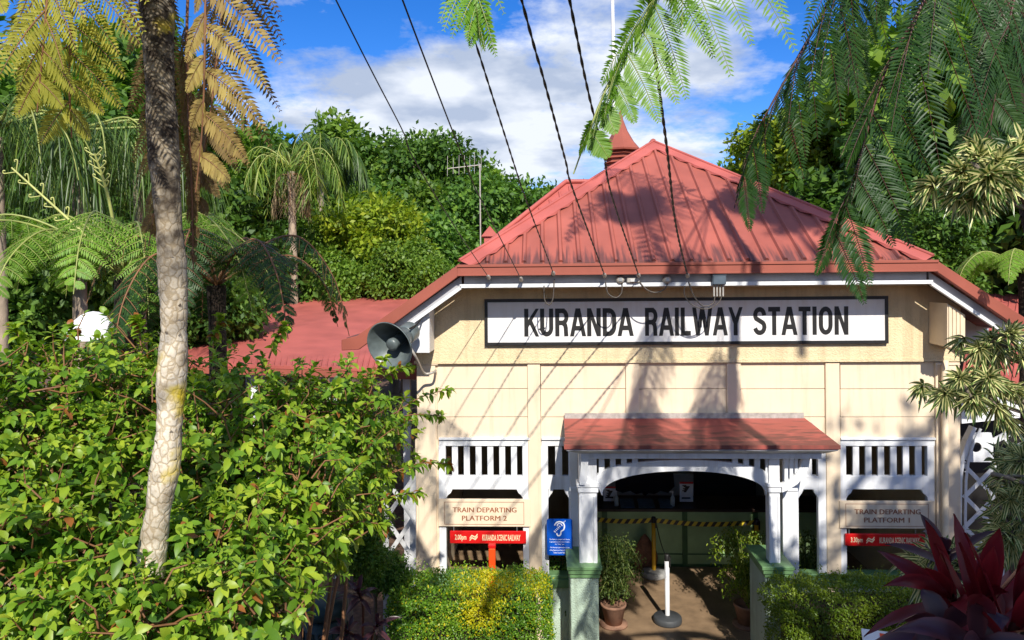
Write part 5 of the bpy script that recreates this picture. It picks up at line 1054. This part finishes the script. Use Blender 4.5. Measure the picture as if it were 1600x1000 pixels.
# ---- big shrub
def big_shrub():
    lobes = [(60, 640, 4.5, .50), (150, 640, 4.9, .55), (260, 640, 5.2, .48), (350, 682, 5.0, .52), (440, 676, 5.3, .48), (520, 680, 5.5, .50), (545, 690, 5.9, .46), (580, 690, 6.4, .36),
             (30, 780, 4.2, .55), (140, 780, 4.4, .6), (300, 770, 4.6, .6), (410, 770, 4.7, .55), (480, 775, 5.1, .46), (535, 760, 5.6, .38), (190, 600, 5.4, .36), (505, 640, 5.7, .34), (-40, 700, 4.2, .6),
             (50, 900, 3.7, .5), (170, 940, 3.7, .5), (300, 930, 3.75, .5), (370, 880, 4.2, .46), (425, 850, 4.6, .40), (340, 1010, 3.5, .45), (80, 1010, 3.4, .4), (-20, 880, 3.8, .5), (365, 960, 3.9, .36), (205, 985, 3.15, .24), (250, 960, 3.2, .22), (-140, 690, 4.5, .6), (-170, 850, 4.0, .6), (-280, 760, 4.4, .6), (-300, 920, 3.9, .55)]
    L = [(wp(x, y, Y), R) for x, y, Y, R in lobes]; b = wp(300, 900, 4.6); b.z = float(ground_z(b.x, b.y))
    t = empty('broadleaf_shrub', b, 0, 'large sprawling shrub with glossy oval green leaves around the pale fern trunk', 'shrub')
    f = Foliage(); tw = Foliage(); R2 = random.Random(4)
    for c, R in L:                                                 # branches from the base to each lobe
        s = c - b; base = Vector((R2.uniform(-.3, .3), R2.uniform(-.2, .2), -.1)); base = base.lerp(Vector((s.x, s.y, -.1)), .6); base.z = float(ground_z(b.x+base.x, b.y+base.y)) - b.z - .05
        mid = base.lerp(s, .5) + Vector((R2.uniform(-.15, .15), R2.uniform(-.15, .15), .1)); tw.tube(spline([base, mid, s], 5), np.linspace(.022, .010, 11), 6, 0)
        n = int(165*(R/.5)**2); d = rdir(n, .10); rr = R*(.62+.52*RNG.random(n)**.7)*(1+.16*np.sin(d[:, 0]*6+d[:, 2]*8)); P = np.array(tuple(s))[None] + d*rr[:, None]*np.array([1, 1, .95])
        for k in range(n):
            p = P[k]; ax = nz(d[k]*.8 + RNG.normal(size=3)*.35 + np.array([0, -.15, .25])); q = p - ax*R2.uniform(.1, .22)
            if k % 2 == 0: tw.tube([q - ax*.1 + RNG.normal(size=3)*.05, q, p], [.006, .005, .003], 4, 0)
            m = R2.randint(6, 10); az = np.arange(m)*2.4 + R2.random()*6; u = nz(np.cross(ax, [.3, .2, .9])); v = np.cross(ax, u); sp = np.linspace(.35, 1.15, m)[:, None]
            D = ax*(1.25-sp) + (u*np.cos(az)[:, None] + v*np.sin(az)[:, None])*sp + np.array([0, 0, -.12]); off = (np.linspace(0, -.05, m)[:, None])*ax
            tint = np.clip(.15 + .55*RNG.random(m) + .25*(R2.random()-.3) + (np.arange(m) < 2)*.12, 0, .9); tint = np.where(RNG.random(m) < .010, 1.0, tint)
            sz = (.045+.032*RNG.random(m))*(.55+.85*R2.random())
            f.leaves(p+off, D, ax + np.array([0, 0, .6]), sz, sz*.52, 'leaf', tint, 0, .25)
        n2 = int(180*(R/.5)**2); d2 = rdir(n2); P2 = np.array(tuple(s))[None] + d2*(R*(.2+.6*RNG.random(n2)))[:, None]     # inner leaves, in the darker tints
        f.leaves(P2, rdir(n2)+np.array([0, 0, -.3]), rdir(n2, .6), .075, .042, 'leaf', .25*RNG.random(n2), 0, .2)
    # shoots reaching out past the wall corner
    for (x, y, Y), (x2, y2, Y2) in (((610, 650, 6.4), (700, 608, 6.6)), ((600, 660, 6.3), (690, 650, 6.5)), ((610, 740, 5.9), (700, 724, 6.2)), ((590, 600, 6.2), (640, 572, 6.4)), ((560, 640, 5.8), (600, 560, 6.0)), ((420, 560, 5.2), (445, 510, 5.2)), ((330, 560, 5.1), (345, 498, 5.1)), ((560, 800, 5.4), (655, 770, 5.7)), ((520, 830, 5), (600, 820, 5.2)), ((120, 560, 4.9), (110, 512, 4.9)), ((220, 540, 5), (215, 500, 5)), ((40, 560, 4.6), (20, 512, 4.6))):
        a, e = wp(x, y, Y)-b, wp(x2, y2, Y2)-b; pts = spline([a, a.lerp(e, .5)+Vector((0, 0, .04)), e], 6); tw.tube(pts, np.linspace(.007, .003, len(pts)), 4, 0)
        for i in range(3, len(pts)):
            T = nz(np.array(tuple((pts[i]-pts[i-1])))); p = np.array(tuple(pts[i])); m = 5 if i < len(pts)-1 else 8; D = rdir(m, .1) + T*.7; sz = .06+.03*RNG.random(m)
            f.leaves(np.repeat(p[None], m, 0), D, np.tile([0, 0, 1.], (m, 1))+RNG.normal(size=(m, 3))*.3, sz, sz*.5, 'leaf', np.where(RNG.random(m) < .10, 1., .4+.45*RNG.random(m)), 0, .3)
    f.obj('foliage', M['lf_bush'], t); tw.obj('branches', M['stem_brown'], t)
big_shrub()
# ---- clipped hedges
def hedge(name, x0, x1, ytop, Y0, Y1, mats, label, gold=None, seed=1):
    a, c = wp(x0, ytop+40, Y0), wp(x1, ytop+40, Y0); zt = wp(x0, ytop, Y1).z; w = c.x-a.x; dp = Y1-Y0; o = Vector((a.x+w/2, (Y0+Y1)/2, 0)); t = empty(name, o, 0, label, 'hedge')
    f = Foliage(); n = 30000; Rg = np.random.default_rng(seed)
    face = Rg.choice(4, size=n, p=[.48, .34, .09, .09]); u = Rg.random(n)*2-1; v = Rg.random(n)
    P = np.zeros((n, 3)); Nn = np.zeros((n, 3)); hw = w/2; hd = dp/2; z0 = .0
    P[:, 0] = np.where(face < 2, u*hw, np.where(face == 2, -hw, hw)); P[:, 1] = np.where(face == 0, -hd, np.where(face == 1, (v*2-1)*hd, u*hd)); P[:, 2] = np.where(face == 1, zt, z0+(zt-z0)*(1-v**1.3))
    Nn[:, 1] = face == 0; Nn[:, 1] *= -1; Nn[:, 2] = face == 1; Nn[:, 0] = np.where(face == 2, -1, np.where(face == 3, 1, 0))
    rnd = .10*(np.abs(P[:, 0])/hw)**8 + .08*(np.abs(P[:, 1])/hd)**8; P[:, 2] -= rnd*(P[:, 2] > zt-.3)
    lump = .035*np.sin(P[:, 0]*7+seed)*np.sin(P[:, 1]*6+P[:, 2]*8) + .02*np.sin(P[:, 0]*19+P[:, 2]*17); P += Nn*(lump - .11*Rg.random(n)**1.6 + .03*(Rg.random(n) > .93))[:, None]
    D = Nn*.7 + Rg.normal(size=(n, 3))*.7 + np.array([0, 0, .2]); s = .020+.016*Rg.random(n)
    clump = .5+.5*np.sin(P[:, 0]*5.1+seed*2)*np.sin(P[:, 2]*6+P[:, 1]*4.3)
    tint = np.clip(.55*Rg.random(n)+.45*clump, 0, 1); mi = np.zeros(n, int)
    if gold:
        g = np.zeros(n)
        for (gx, gy, gz, r) in gold: g = np.maximum(g, 1.25 - np.sqrt(((P[:, 0]-gx*hw)/(r*1.2))**2 + ((P[:, 1]-gy*hd)/.5)**2 + ((P[:, 2]-gz*zt)/r)**2))
        mi = (g + .28*Rg.normal(size=n) > .42).astype(int)
    for k in range(len(mats)):
        q = mi == k; f.leaves(P[q], D[q], Nn[q]+Rg.normal(size=(q.sum(), 3))*.5+np.array([0, 0, .4]), s[q], s[q]*.55, 'leaf', tint[q], k)
    for _ in range(110):                                          # stray new shoots
        px_, py_ = Rg.uniform(-hw, hw), Rg.uniform(-hd, hd); hh = Rg.uniform(.03, .11); m = 6; pz = zt + np.linspace(-.02, hh, m)
        f.leaves(np.stack([px_+Rg.normal(size=m)*.012, py_+Rg.normal(size=m)*.012, pz], -1), rdir(m, .3), rdir(m, .8), .03, .016, 'leaf', .5+.5*Rg.random(m), 0)
    f.obj('foliage', mats, t)
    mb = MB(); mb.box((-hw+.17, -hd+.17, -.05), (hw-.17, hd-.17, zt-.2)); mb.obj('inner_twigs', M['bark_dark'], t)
hedge('clipped_hedge', 603, 862, 884, 8.35, 9.25, [M['lf_hedge'], M['lf_hedgey']], 'clipped hedge with a bright yellow patch below the platform 2 board', [(.18, -.2, 1.0, .34), (.15, -1, .86, .24), (.85, .1, 1.0, .2), (.93, -1, .40, .12)], 3)
hedge('clipped_hedge', 1232, 1560, 892, 8.3, 9.2, [M['lf_hedge2']], 'clipped olive green hedge below the platform 1 board', None, 6)
# ---- background trees
PROTO = {}
def proto(kind, key, seed, nl, leaf, lobes_n=9, flat=.85, clump=12):
    rs = np.random.default_rng(seed); lobes = [((0, 0, 0), (.55, .55, .55*flat))]
    for i in range(lobes_n):
        a = i*2.4+rs.random(); r = .40+.38*rs.random(); z = -.5+1.3*rs.random(); rr = .20+.24*rs.random(); lobes.append(((r*math.cos(a)*(1-.25*max(z, 0)), r*math.sin(a)*(1-.25*max(z, 0)), z*flat), (rr, rr, rr*.85)))
    f = Foliage(); crown(f, lobes, nl, leaf*.55, leaf, 'quad', 0, clump, .75, .5); me = f.mesh(kind+'_crown')
    me.materials.append(M[key]); k = Foliage(); trunk_tube(k, [(0, 0, -3.2), (.03, 0, -1.6), (0, .02, -.7), (.02, 0, .1)], .085, .04, 8)
    for c, r in lobes[1:7]: trunk_tube(k, [(0, .01, -.85+.1*rs.random()), (c[0]*.5, c[1]*.5, c[2]*.4-.3), (c[0]*.95, c[1]*.95, c[2])], .035, .012, 5)
    mt = k.mesh(kind+'_trunk'); mt.materials.append(M['bark_grey']); PROTO[kind] = (mt, me)
proto('dark', 'lf_dark', 1, 14000, .10, 14); proto('mid', 'lf_mid', 2, 14000, .10, 15); proto('yel', 'lf_yel', 3, 11000, .11, 16); proto('olive', 'lf_olive', 4, 11000, .11, 14); proto('dark2', 'lf_dark', 9, 14000, .095, 18, 1.05)
proto('sparse', 'lf_dark', 12, 2600, .12, 12, .9, 9)
def tree(px, top, Y, R, kind, label, group, rz=None, sq=1.0, name='broadleaf_tree'):
    p = wp(px, top, Y); z = p.z - R*1.0*sq; o = empty(name, (p.x, p.y, 0), 0, label, 'tree', group)
    for nm, me in zip(('trunk', 'crown'), PROTO[kind]):
        c = bpy.data.objects.new(nm, me); COL.objects.link(c); c.parent = o; c.location = (0, 0, z); c.scale = (R, R, R*sq); c.rotation_euler = (0, 0, (px*.37+Y) if rz is None else rz)
    return o
LB = {'back': ('dense green tree in the forest behind the canopy roof', 'forest trees behind the canopy roof'), 'mid': ('dark green tree standing in front of the forest edge', 'dark trees at the forest edge'),
      'left': ('dark tree behind the ferns at the left edge', 'dark trees behind the left ferns'), 'right': ('tall tree behind the dark fern fronds at the right edge', 'tall trees behind the right fern')}
for px, top, Y, R, k, g in ((470, 184, 46, 4.6, 'mid', 'back'), (560, 194, 47, 4.2, 'dark', 'back'), (625, 216, 45, 3.6, 'mid', 'back'), (690, 240, 44, 3.6, 'dark2', 'back'), (752, 262, 44, 3.3, 'mid', 'back'), (815, 274, 44, 3.4, 'dark', 'back'), (880, 286, 46, 3.4, 'mid', 'back'), (400, 215, 42, 4.0, 'olive', 'back'),
      (610, 285, 32, 2.9, 'mid', 'mid'), (690, 288, 32, 2.9, 'dark', 'mid'), (745, 305, 31, 2.8, 'dark2', 'mid'), (800, 318, 33, 2.8, 'dark', 'mid'), (665, 350, 27, 2.3, 'dark', 'mid'), (735, 360, 26, 2.2, 'dark2', 'mid'), (515, 290, 33, 3.0, 'dark2', 'mid'), (640, 270, 36, 2.8, 'dark', 'mid'),
      (320, 170, 30, 3.4, 'dark', 'left'), (215, 110, 27, 3.4, 'mid', 'left'), (95, 60, 22, 3.6, 'dark2', 'left'), (-40, 30, 20, 3.8, 'dark', 'left'), (10, 190, 15.5, 2.5, 'dark2', 'left'), (130, 260, 16.5, 2.3, 'dark', 'left'), (260, 290, 18, 2.2, 'dark2', 'left'), (370, 320, 20, 2.0, 'dark', 'left'), (445, 360, 24, 2.1, 'mid', 'left'), (30, 330, 11.5, 1.6, 'dark', 'left'), (310, 400, 14, 1.3, 'dark', 'left'),
      (1330, 165, 27, 3.6, 'mid', 'right'), (1510, 95, 23, 3.6, 'olive', 'right'), (1580, -110, 20, 4.8, 'mid', 'right'), (1405, 215, 19.5, 2.7, 'dark', 'right'), (1500, 190, 19.5, 2.9, 'dark2', 'right'), (1600, 220, 18.5, 2.8, 'dark', 'right'), (1290, 190, 26, 2.8, 'dark', 'right'), (1700, 60, 17, 4, 'dark2', 'right'), (1180, 245, 40, 2.8, 'mid', 'right'), (1080, 290, 44, 3, 'mid', 'right'), (980, 300, 44, 3, 'dark', 'right')):
    tree(px, top, Y, R, k, *LB[g])
tree(1235, 170, 24, 1.9, 'yel', 'bright yellow-green tree beyond the right roof slope', None)
tree(572, 296, 21.5, 1.65, 'yel', 'rounded yellow-green tree rising above the canopy roof', None)
tree(540, 378, 20.5, 1.15, 'mid', 'low olive bush beneath the rounded yellow-green tree', None); tree(628, 372, 20.0, 1.1, 'mid', 'olive bushy tree on the right flank of the yellow-green tree', None)
tree(690, 400, 19.5, .9, 'mid', 'low green bush between the forest and the left end of the front roof', None)
tree(548, 800, 8.3, .42, 'dark2', 'small dark shrub added to fill the shade between the big shrub and the hedge', None, name='shrub')  # this shrub and the next are added to fill the dark area
tree(585, 850, 8.9, .36, 'dark', 'low dark shrub added to fill the shade at the foot of the white lattice screen', None, name='shrub')
tree(1440, 335, 12.6, 1.0, 'dark2', 'leafy dark shrub just beyond the right roof end', None)
# unseen trees behind the viewpoint, placed to cast shade on the right half
def shade_tree(x, y, zc, R, kind, sq=.6):
    o = empty('broadleaf_tree', (x, y, 0), 0, 'unseen tall tree behind the viewpoint, placed for its shade on the right side', 'tree', 'unseen trees placed for their shade')
    for nm, me in zip(('trunk', 'crown'), PROTO[kind]):
        c = bpy.data.objects.new(nm, me); COL.objects.link(c); c.parent = o; c.location = (0, 0, zc); c.scale = (R, R, R*sq); c.rotation_euler = (0, 0, x*2.1+y)
for a in ((6.3, -1.8, 9.7, 1.9, 'sparse'), (8.4, -2.6, 10.6, 2.6, 'sparse'), (2.7, -2.2, 7.7, 1.35, 'dark', .75), (3.3, -1.0, 15.2, .5, 'dark2', 1.2), (5.25, -1.0, 15.0, .75, 'dark2', 1.0)): shade_tree(*a)

# ---- palms
def palm_frond(fol, c, az, L, rise, drop, ll, nl=38, lw=.022, hang=.8, tint=(.1, .8)):
    P = spline(arching(c, az, L, rise, drop), 8); A = np.array([tuple(p) for p in P]); fol.tube(A, np.linspace(.025, .006, len(A)), 5, 1)
    seg = np.linalg.norm(np.diff(A, axis=0), axis=1); cs = np.concatenate([[0], np.cumsum(seg)]); s = np.linspace(.16, .99, nl)*cs[-1]
    Q = np.stack([np.interp(s, cs, A[:, i]) for i in range(3)], -1); T = nz(np.gradient(Q, axis=0)); sv = np.array([-math.sin(az), math.cos(az), 0])
    for sg in (1, -1):
        D = sv*sg*.75 + T*.45 + RNG.normal(size=Q.shape)*.2 + np.array([0, 0, -.15]); l = ll*np.clip(np.sin(np.linspace(.35, 3.0, nl))**.5, .3, 1)*(.8+.4*RNG.random(nl))
        fol.leaves(Q, D, np.tile([0, 0, 1.], (nl, 1)) + RNG.normal(size=Q.shape)*.2, l, lw, 'strap', tint[0]+(tint[1]-tint[0])*RNG.random(nl), 0, hang*(.7+.6*RNG.random(nl)))
def palm(px, py, Y, L, n, ll, label, mt='palm', seed=0, hang=.9, r=.11, rise=.35, drop=1.0, bark='bark_pale', group=None, lw=.022, nl=38, skirt=0):
    c = wp(px, py, Y); b = Vector((c.x, c.y, 0)); t = empty('palm_tree', b, 0, label, 'palm', group); k = Foliage(); C = Vector((0, 0, c.z)); trunk_tube(k, [(0.1, 0, -.2), (.05, 0, c.z*.5), tuple(C)], r, r*.75, 12, 0, .04); k.obj('trunk', M[bark], t); rd = random.Random(seed)
    for i in range(n):
        f = Foliage(); q = i/n; palm_frond(f, C+Vector((0, 0, .1)), i*2.4+rd.uniform(-.2, .2), L*rd.uniform(.85, 1.1), L*rise*rd.uniform(.2, 1.3), L*drop*rd.uniform(.5, 1.1), ll, nl, lw, hang); f.obj('frond', [M[mt], M['stem_green']], t)
    for i in range(skirt):
        f = Foliage(); palm_frond(f, C-Vector((0, 0, .05)), i*2.4+rd.uniform(-.3, .3), L*.35, -.05, L*.75, ll*.7, 16, lw, .9); f.obj('frond', [M['palm_dead'], M['stem_brown']], t)['label'] = 'dead brown frond hanging against the trunk'
palm(455, 268, 19.5, 1.3, 15, .50, 'slender palm with a shaggy crown left of the yellow-green tree', 'palm_m', 1, .7, .13, .35, 1.25, lw=.028, nl=22, skirt=6)
palm(120, 215, 10.5, 1.35, 15, .62, 'weeping palm with long hanging leaflets behind the golden fronds', 'palm', 2, 1.5, .10, .15, .7, lw=.016, nl=26)
palm(-5, 215, 9.2, 1.1, 11, .60, 'weeping palm cut by the left edge', 'palm', 3, 1.5, .09, .3, .9, lw=.017, nl=26)
palm(215, 265, 12.5, 1.2, 12, .6, 'weeping palm half hidden by the fern trunk', 'palm', 4, 1.4, .10, .3, .9, lw=.019, nl=28)
palm(500, 250, 27, 1.5, 12, .6, 'palm crown among the forest trees', 'palm', 5, 1.2, .15, .4, .9, lw=.05)
# pale bare trunks in the gap below the palms
for x, y0, y1, Y, r, lab in ((494, 388, 470, 21.0, .07, 'thin pale trunk standing right of the slender palm'), (478, 350, 470, 23, .05, 'thin grey trunk close behind the slender palm'), (122, 440, 520, 10.5, .10, 'grey trunk in the shade behind the sunshade')):
    p = wp(x, y1, Y); q = wp(x-2, y0, Y); t = empty('sapling', (p.x, p.y, 0), 0, lab, 'tree'); k = Foliage(); trunk_tube(k, [(0, 0, -.2), (.02, 0, p.z), (q.x-p.x, 0, q.z)], r, r*.7, 8); k.obj('trunk', M['bark_pale'], t)
    k = Foliage(); crown(k, [((q.x-p.x, 0, q.z+.3), (.5, .5, .4))], 500, .09, .16); k.obj('crown', M['lf_mid'], t)
# ---- strap-leaved plants
def rosette(f, c, ax, n, L, Wd, droop, tint=(0, 1), open_=(.15, 1.35), mi=0):
    ax = nz(np.array(tuple(ax), float)); u = nz(np.cross(ax, [.31, .2, .93] if abs(ax[2]) < .9 else [1, 0, 0])); v = np.cross(ax, u); i = np.arange(n); az = i*2.39996 + RNG.random()*6; sp = open_[0]+(open_[1]-open_[0])*(i/n)**.8 + RNG.normal(size=n)*.08
    D = ax*np.cos(sp)[:, None] + (u*np.cos(az)[:, None]+v*np.sin(az)[:, None])*np.sin(sp)[:, None]; off = -ax*(i/n)[:, None]*L*.45; N = ax*np.sin(sp)[:, None] - (u*np.cos(az)[:, None]+v*np.sin(az)[:, None])*np.cos(sp)[:, None]
    l = L*(.6+.5*np.sin((i/n)*2.6+.3))*(.85+.3*RNG.random(n)); f.leaves(np.array(tuple(c))+off, D, N, l, Wd*(.85+.3*RNG.random(n)), 'strap', tint[0]+(tint[1]-tint[0])*RNG.random(n), mi, droop*(.6+.8*RNG.random(n)))
def dracaena(base, heads, label, L=.16, Wd=.02, n=30, dense=1):
    b = wp(*base); b.z = float(ground_z(b.x, b.y)); t = empty('variegated_dracaena', b, 0, label, 'shrub'); f = Foliage(); k = Foliage(); rd = random.Random(len(heads))
    trunk = Vector((0, 0, 0)); 
    for x, y, Y, dx, dz in heads:
        h = wp(x, y, Y) - b; ax = Vector((dx, -.55, dz)).normalized(); k.tube(spline([Vector((rd.uniform(-.06, .06), rd.uniform(-.06, .06), -.1)), Vector((.05+rd.uniform(-.05, .05), .1, h.z*.5)), Vector((h.x*.25, h.y*.4, h.z*.86)), h-ax*.2, h], 6), .011, 6, 0)
        rosette(f, h, ax, n, L, Wd, .28)
        rosette(f, h-ax*.12, ax, n//2, L*.95, Wd, .4, open_=(.8, 1.9))
        for j in range(dense):
            q = h + Vector((rd.uniform(-.12, .12), rd.uniform(.0, .14), rd.uniform(-.12, .06))); a2 = (ax+Vector((rd.uniform(-.7, .7), rd.uniform(-.4, .2), rd.uniform(-.7, .2)))).normalized(); k.tube([h-ax*.2, q], .008, 5, 0); rosette(f, q, a2, n*2//3, L*.9, Wd*.95, .32)
    f.obj('foliage', M['varieg'], t); k.obj('stems', M['bark_grey'], t)
dracaena((1780, 900, 4.6), [(1505, 268, 3.3, -.7, .1), (1530, 244, 3.3, -.3, .4), (1560, 252, 3.25, -.1, .3), (1590, 236, 3.3, .1, .5), (1545, 275, 3.2, -.3, -.1), (1580, 275, 3.2, .1, -.1), (1610, 260, 3.3, .3, .2)], 'tall cream-edged dracaena with a bright head above the right canopy', .125, .026, 34, 2)
dracaena((1760, 980, 5.0), [(1475, 615, 4.5, -.9, .1), (1500, 590, 4.5, -.6, .3), (1520, 625, 4.4, -.4, -.2), (1545, 590, 4.4, -.2, .2), (1560, 640, 4.4, -.1, -.5), (1590, 610, 4.4, .2, .0), (1550, 530, 4.5, -.4, .4), (1580, 520, 4.4, .0, .5), (1600, 545, 4.4, .2, .1), (1530, 545, 4.5, -.7, .1)], 'dark cream-edged dracaena branches reaching the cream corner', .125, .023, 32, 1)
dracaena((1700, 1000, 3.9), [(1598, 716, 3.7, -.3, .6), (1615, 700, 3.7, .1, .7), (1592, 768, 3.65, -.5, .1), (1610, 775, 3.55, -.1, .2), (1605, 820, 3.5, .0, -.1), (1580, 842, 3.5, -.6, -.2), (1574, 825, 3.7, -.5, .2), (1615, 760, 3.5, .2, .0)], 'dense cream-striped dracaena below the lattice', .15, .018, 32, 2)
dracaena((1470, 1010, 3.3), [(1472, 862, 3.3, -.3, .5), (1490, 868, 3.2, .0, .5), (1510, 880, 3.1, .2, .3), (1450, 900, 3.1, -.4, -.1), (1490, 905, 3.0, .0, -.2), (1448, 888, 3.3, -.6, .2), (1525, 915, 3.0, .4, 0)], 'low cream-striped dracaena between the red-leaved plants', .13, .016, 30, 1)
def cordyline(base, heads, label, mts=('cordy', 'cordy2')):
    b = wp(*base); b.z = float(ground_z(b.x, b.y)); t = empty('cordyline', b, 0, label, 'shrub'); k = Foliage()
    for i, (x, y, Y, ax, n, L, Wd, dr, op, mi) in enumerate(heads):
        h = wp(x, y, Y) - b; a = Vector(ax).normalized(); k.tube(spline([Vector((.03*i, .02*i, -.1)), h*.5+Vector((0, .05, 0)), h-a*.25, h], 5), .014, 7, 0); f = Foliage(); rosette(f, h, a, n, L, Wd, dr, (.1, 1), op); f.obj('leaf_head', [M[mts[mi]]], t)
    k.obj('stems', M['stem_red'], t)
cordyline((1540, 1060, 2.5), [(1535, 950, 2.4, (-.05, -.25, 1), 11, .40, .070, .12, (.05, .95), 0), (1590, 965, 2.3, (.2, -.2, 1), 10, .38, .065, .25, (.05, .9), 0), (1485, 930, 2.5, (-.55, -.35, .8), 10, .34, .055, .35, (.1, 1.1), 0)], 'tall burgundy cordyline with upright leaves in the lower corner')
cordyline((1440, 1060, 2.5), [(1470, 985, 2.35, (-.5, -.5, .55), 11, .27, .062, .6, (.3, 1.35), 1), (1478, 862, 3.0, (-.2, -.3, .9), 9, .27, .045, .45, (.1, 1.3), 1), (1530, 1005, 2.2, (-.2, -.6, .5), 9, .26, .065, .55, (.4, 1.4), 1)], 'low purple-brown cordyline with arching leaves beside the map board')
cordyline((565, 1000, 7.6), [(560, 925, 7.4, (-.1, -.4, .9), 12, .30, .05, .5, (.2, 1.4), 1), (590, 975, 7.3, (.3, -.4, .8), 9, .28, .05, .5, (.2, 1.4), 1), (540, 985, 7.2, (-.3, -.5, .7), 12, .30, .05, .5, (.2, 1.4), 1)], 'small dark red cordyline in the shade between bin and hedge')
# ---- porch plants
def potted(px, ptop, pbot, Y, R, label, mt, ztop_frac=.45, stand=.3):
    c = wp(px, (ptop+pbot)/2, Y); b = Vector((c.x, c.y, 0)); t = empty('potted_plant', b, 0, label, 'potted plant'); zt = wp(px, ptop, Y).z; zb = max(.05, wp(px, pbot, Y).z); mb = MB(); zs = stand
    mb.lathe([(0, zs), (.12, zs), (.17, zs+.24), (.185, zs+.25), (.185, zs+.28), (.16, zs+.28), (.15, zs+.24), (0, zs+.23)], 20); mb.obj('pot', M['terra'], t)
    mb = MB(); mb.lathe([(0, 0), (.2, 0), (.2, zs-.002), (0, zs-.002)], 16); mb.obj('saucer', M['terra'], t)
    f = Foliage(); k = Foliage(); n = 46
    for i in range(n):
        az = i*2.4; up = .25+.75*RNG.random(); r = R*(.45+.6*RNG.random()); h = Vector((math.cos(az), math.sin(az), 0)); s = Vector((0, 0, zs+.25)); pk = s + h*r*.5 + Vector((0, 0, (zt-zs-.25)*up)); e = s + h*r + Vector((0, 0, (zt-zs-.25)*up - (.15+.55*RNG.random())*max(.25, (zs+.25-zb)))); pts = spline([s, pk, e], 7); k.tube(pts, .004, 4, 0)
        Q = np.array([tuple(p) for p in pts[4:]]); Q = np.repeat(Q, 9, 0) + RNG.normal(size=(len(Q)*9, 3))*.045; f.leaves(Q, rdir(len(Q), -.3), rdir(len(Q), .8), .04, .02, 'leaf', RNG.random(len(Q)), 0, .3)
    f.obj('foliage', M[mt], t); k.obj('stems', M['stem_green'], t)
potted(958, 842, 940, 10.55, .42, 'dark weeping potted plant behind the left porch plinth', 'lf_olive', stand=.03)
potted(1166, 832, 930, 10.5, .50, 'bushy potted plant with yellowish tips behind the right porch plinth', 'lf_hedge2', stand=.03)
potted(1262, 840, 930, 10.45, .34, 'feathery potted plant in the narrow opening right of the porch', 'lf_olive', stand=.03)
potted(876, 876, 940, 10.4, .30, 'small dark plant behind the narrow opening left of the porch', 'lf_dark', stand=.03)
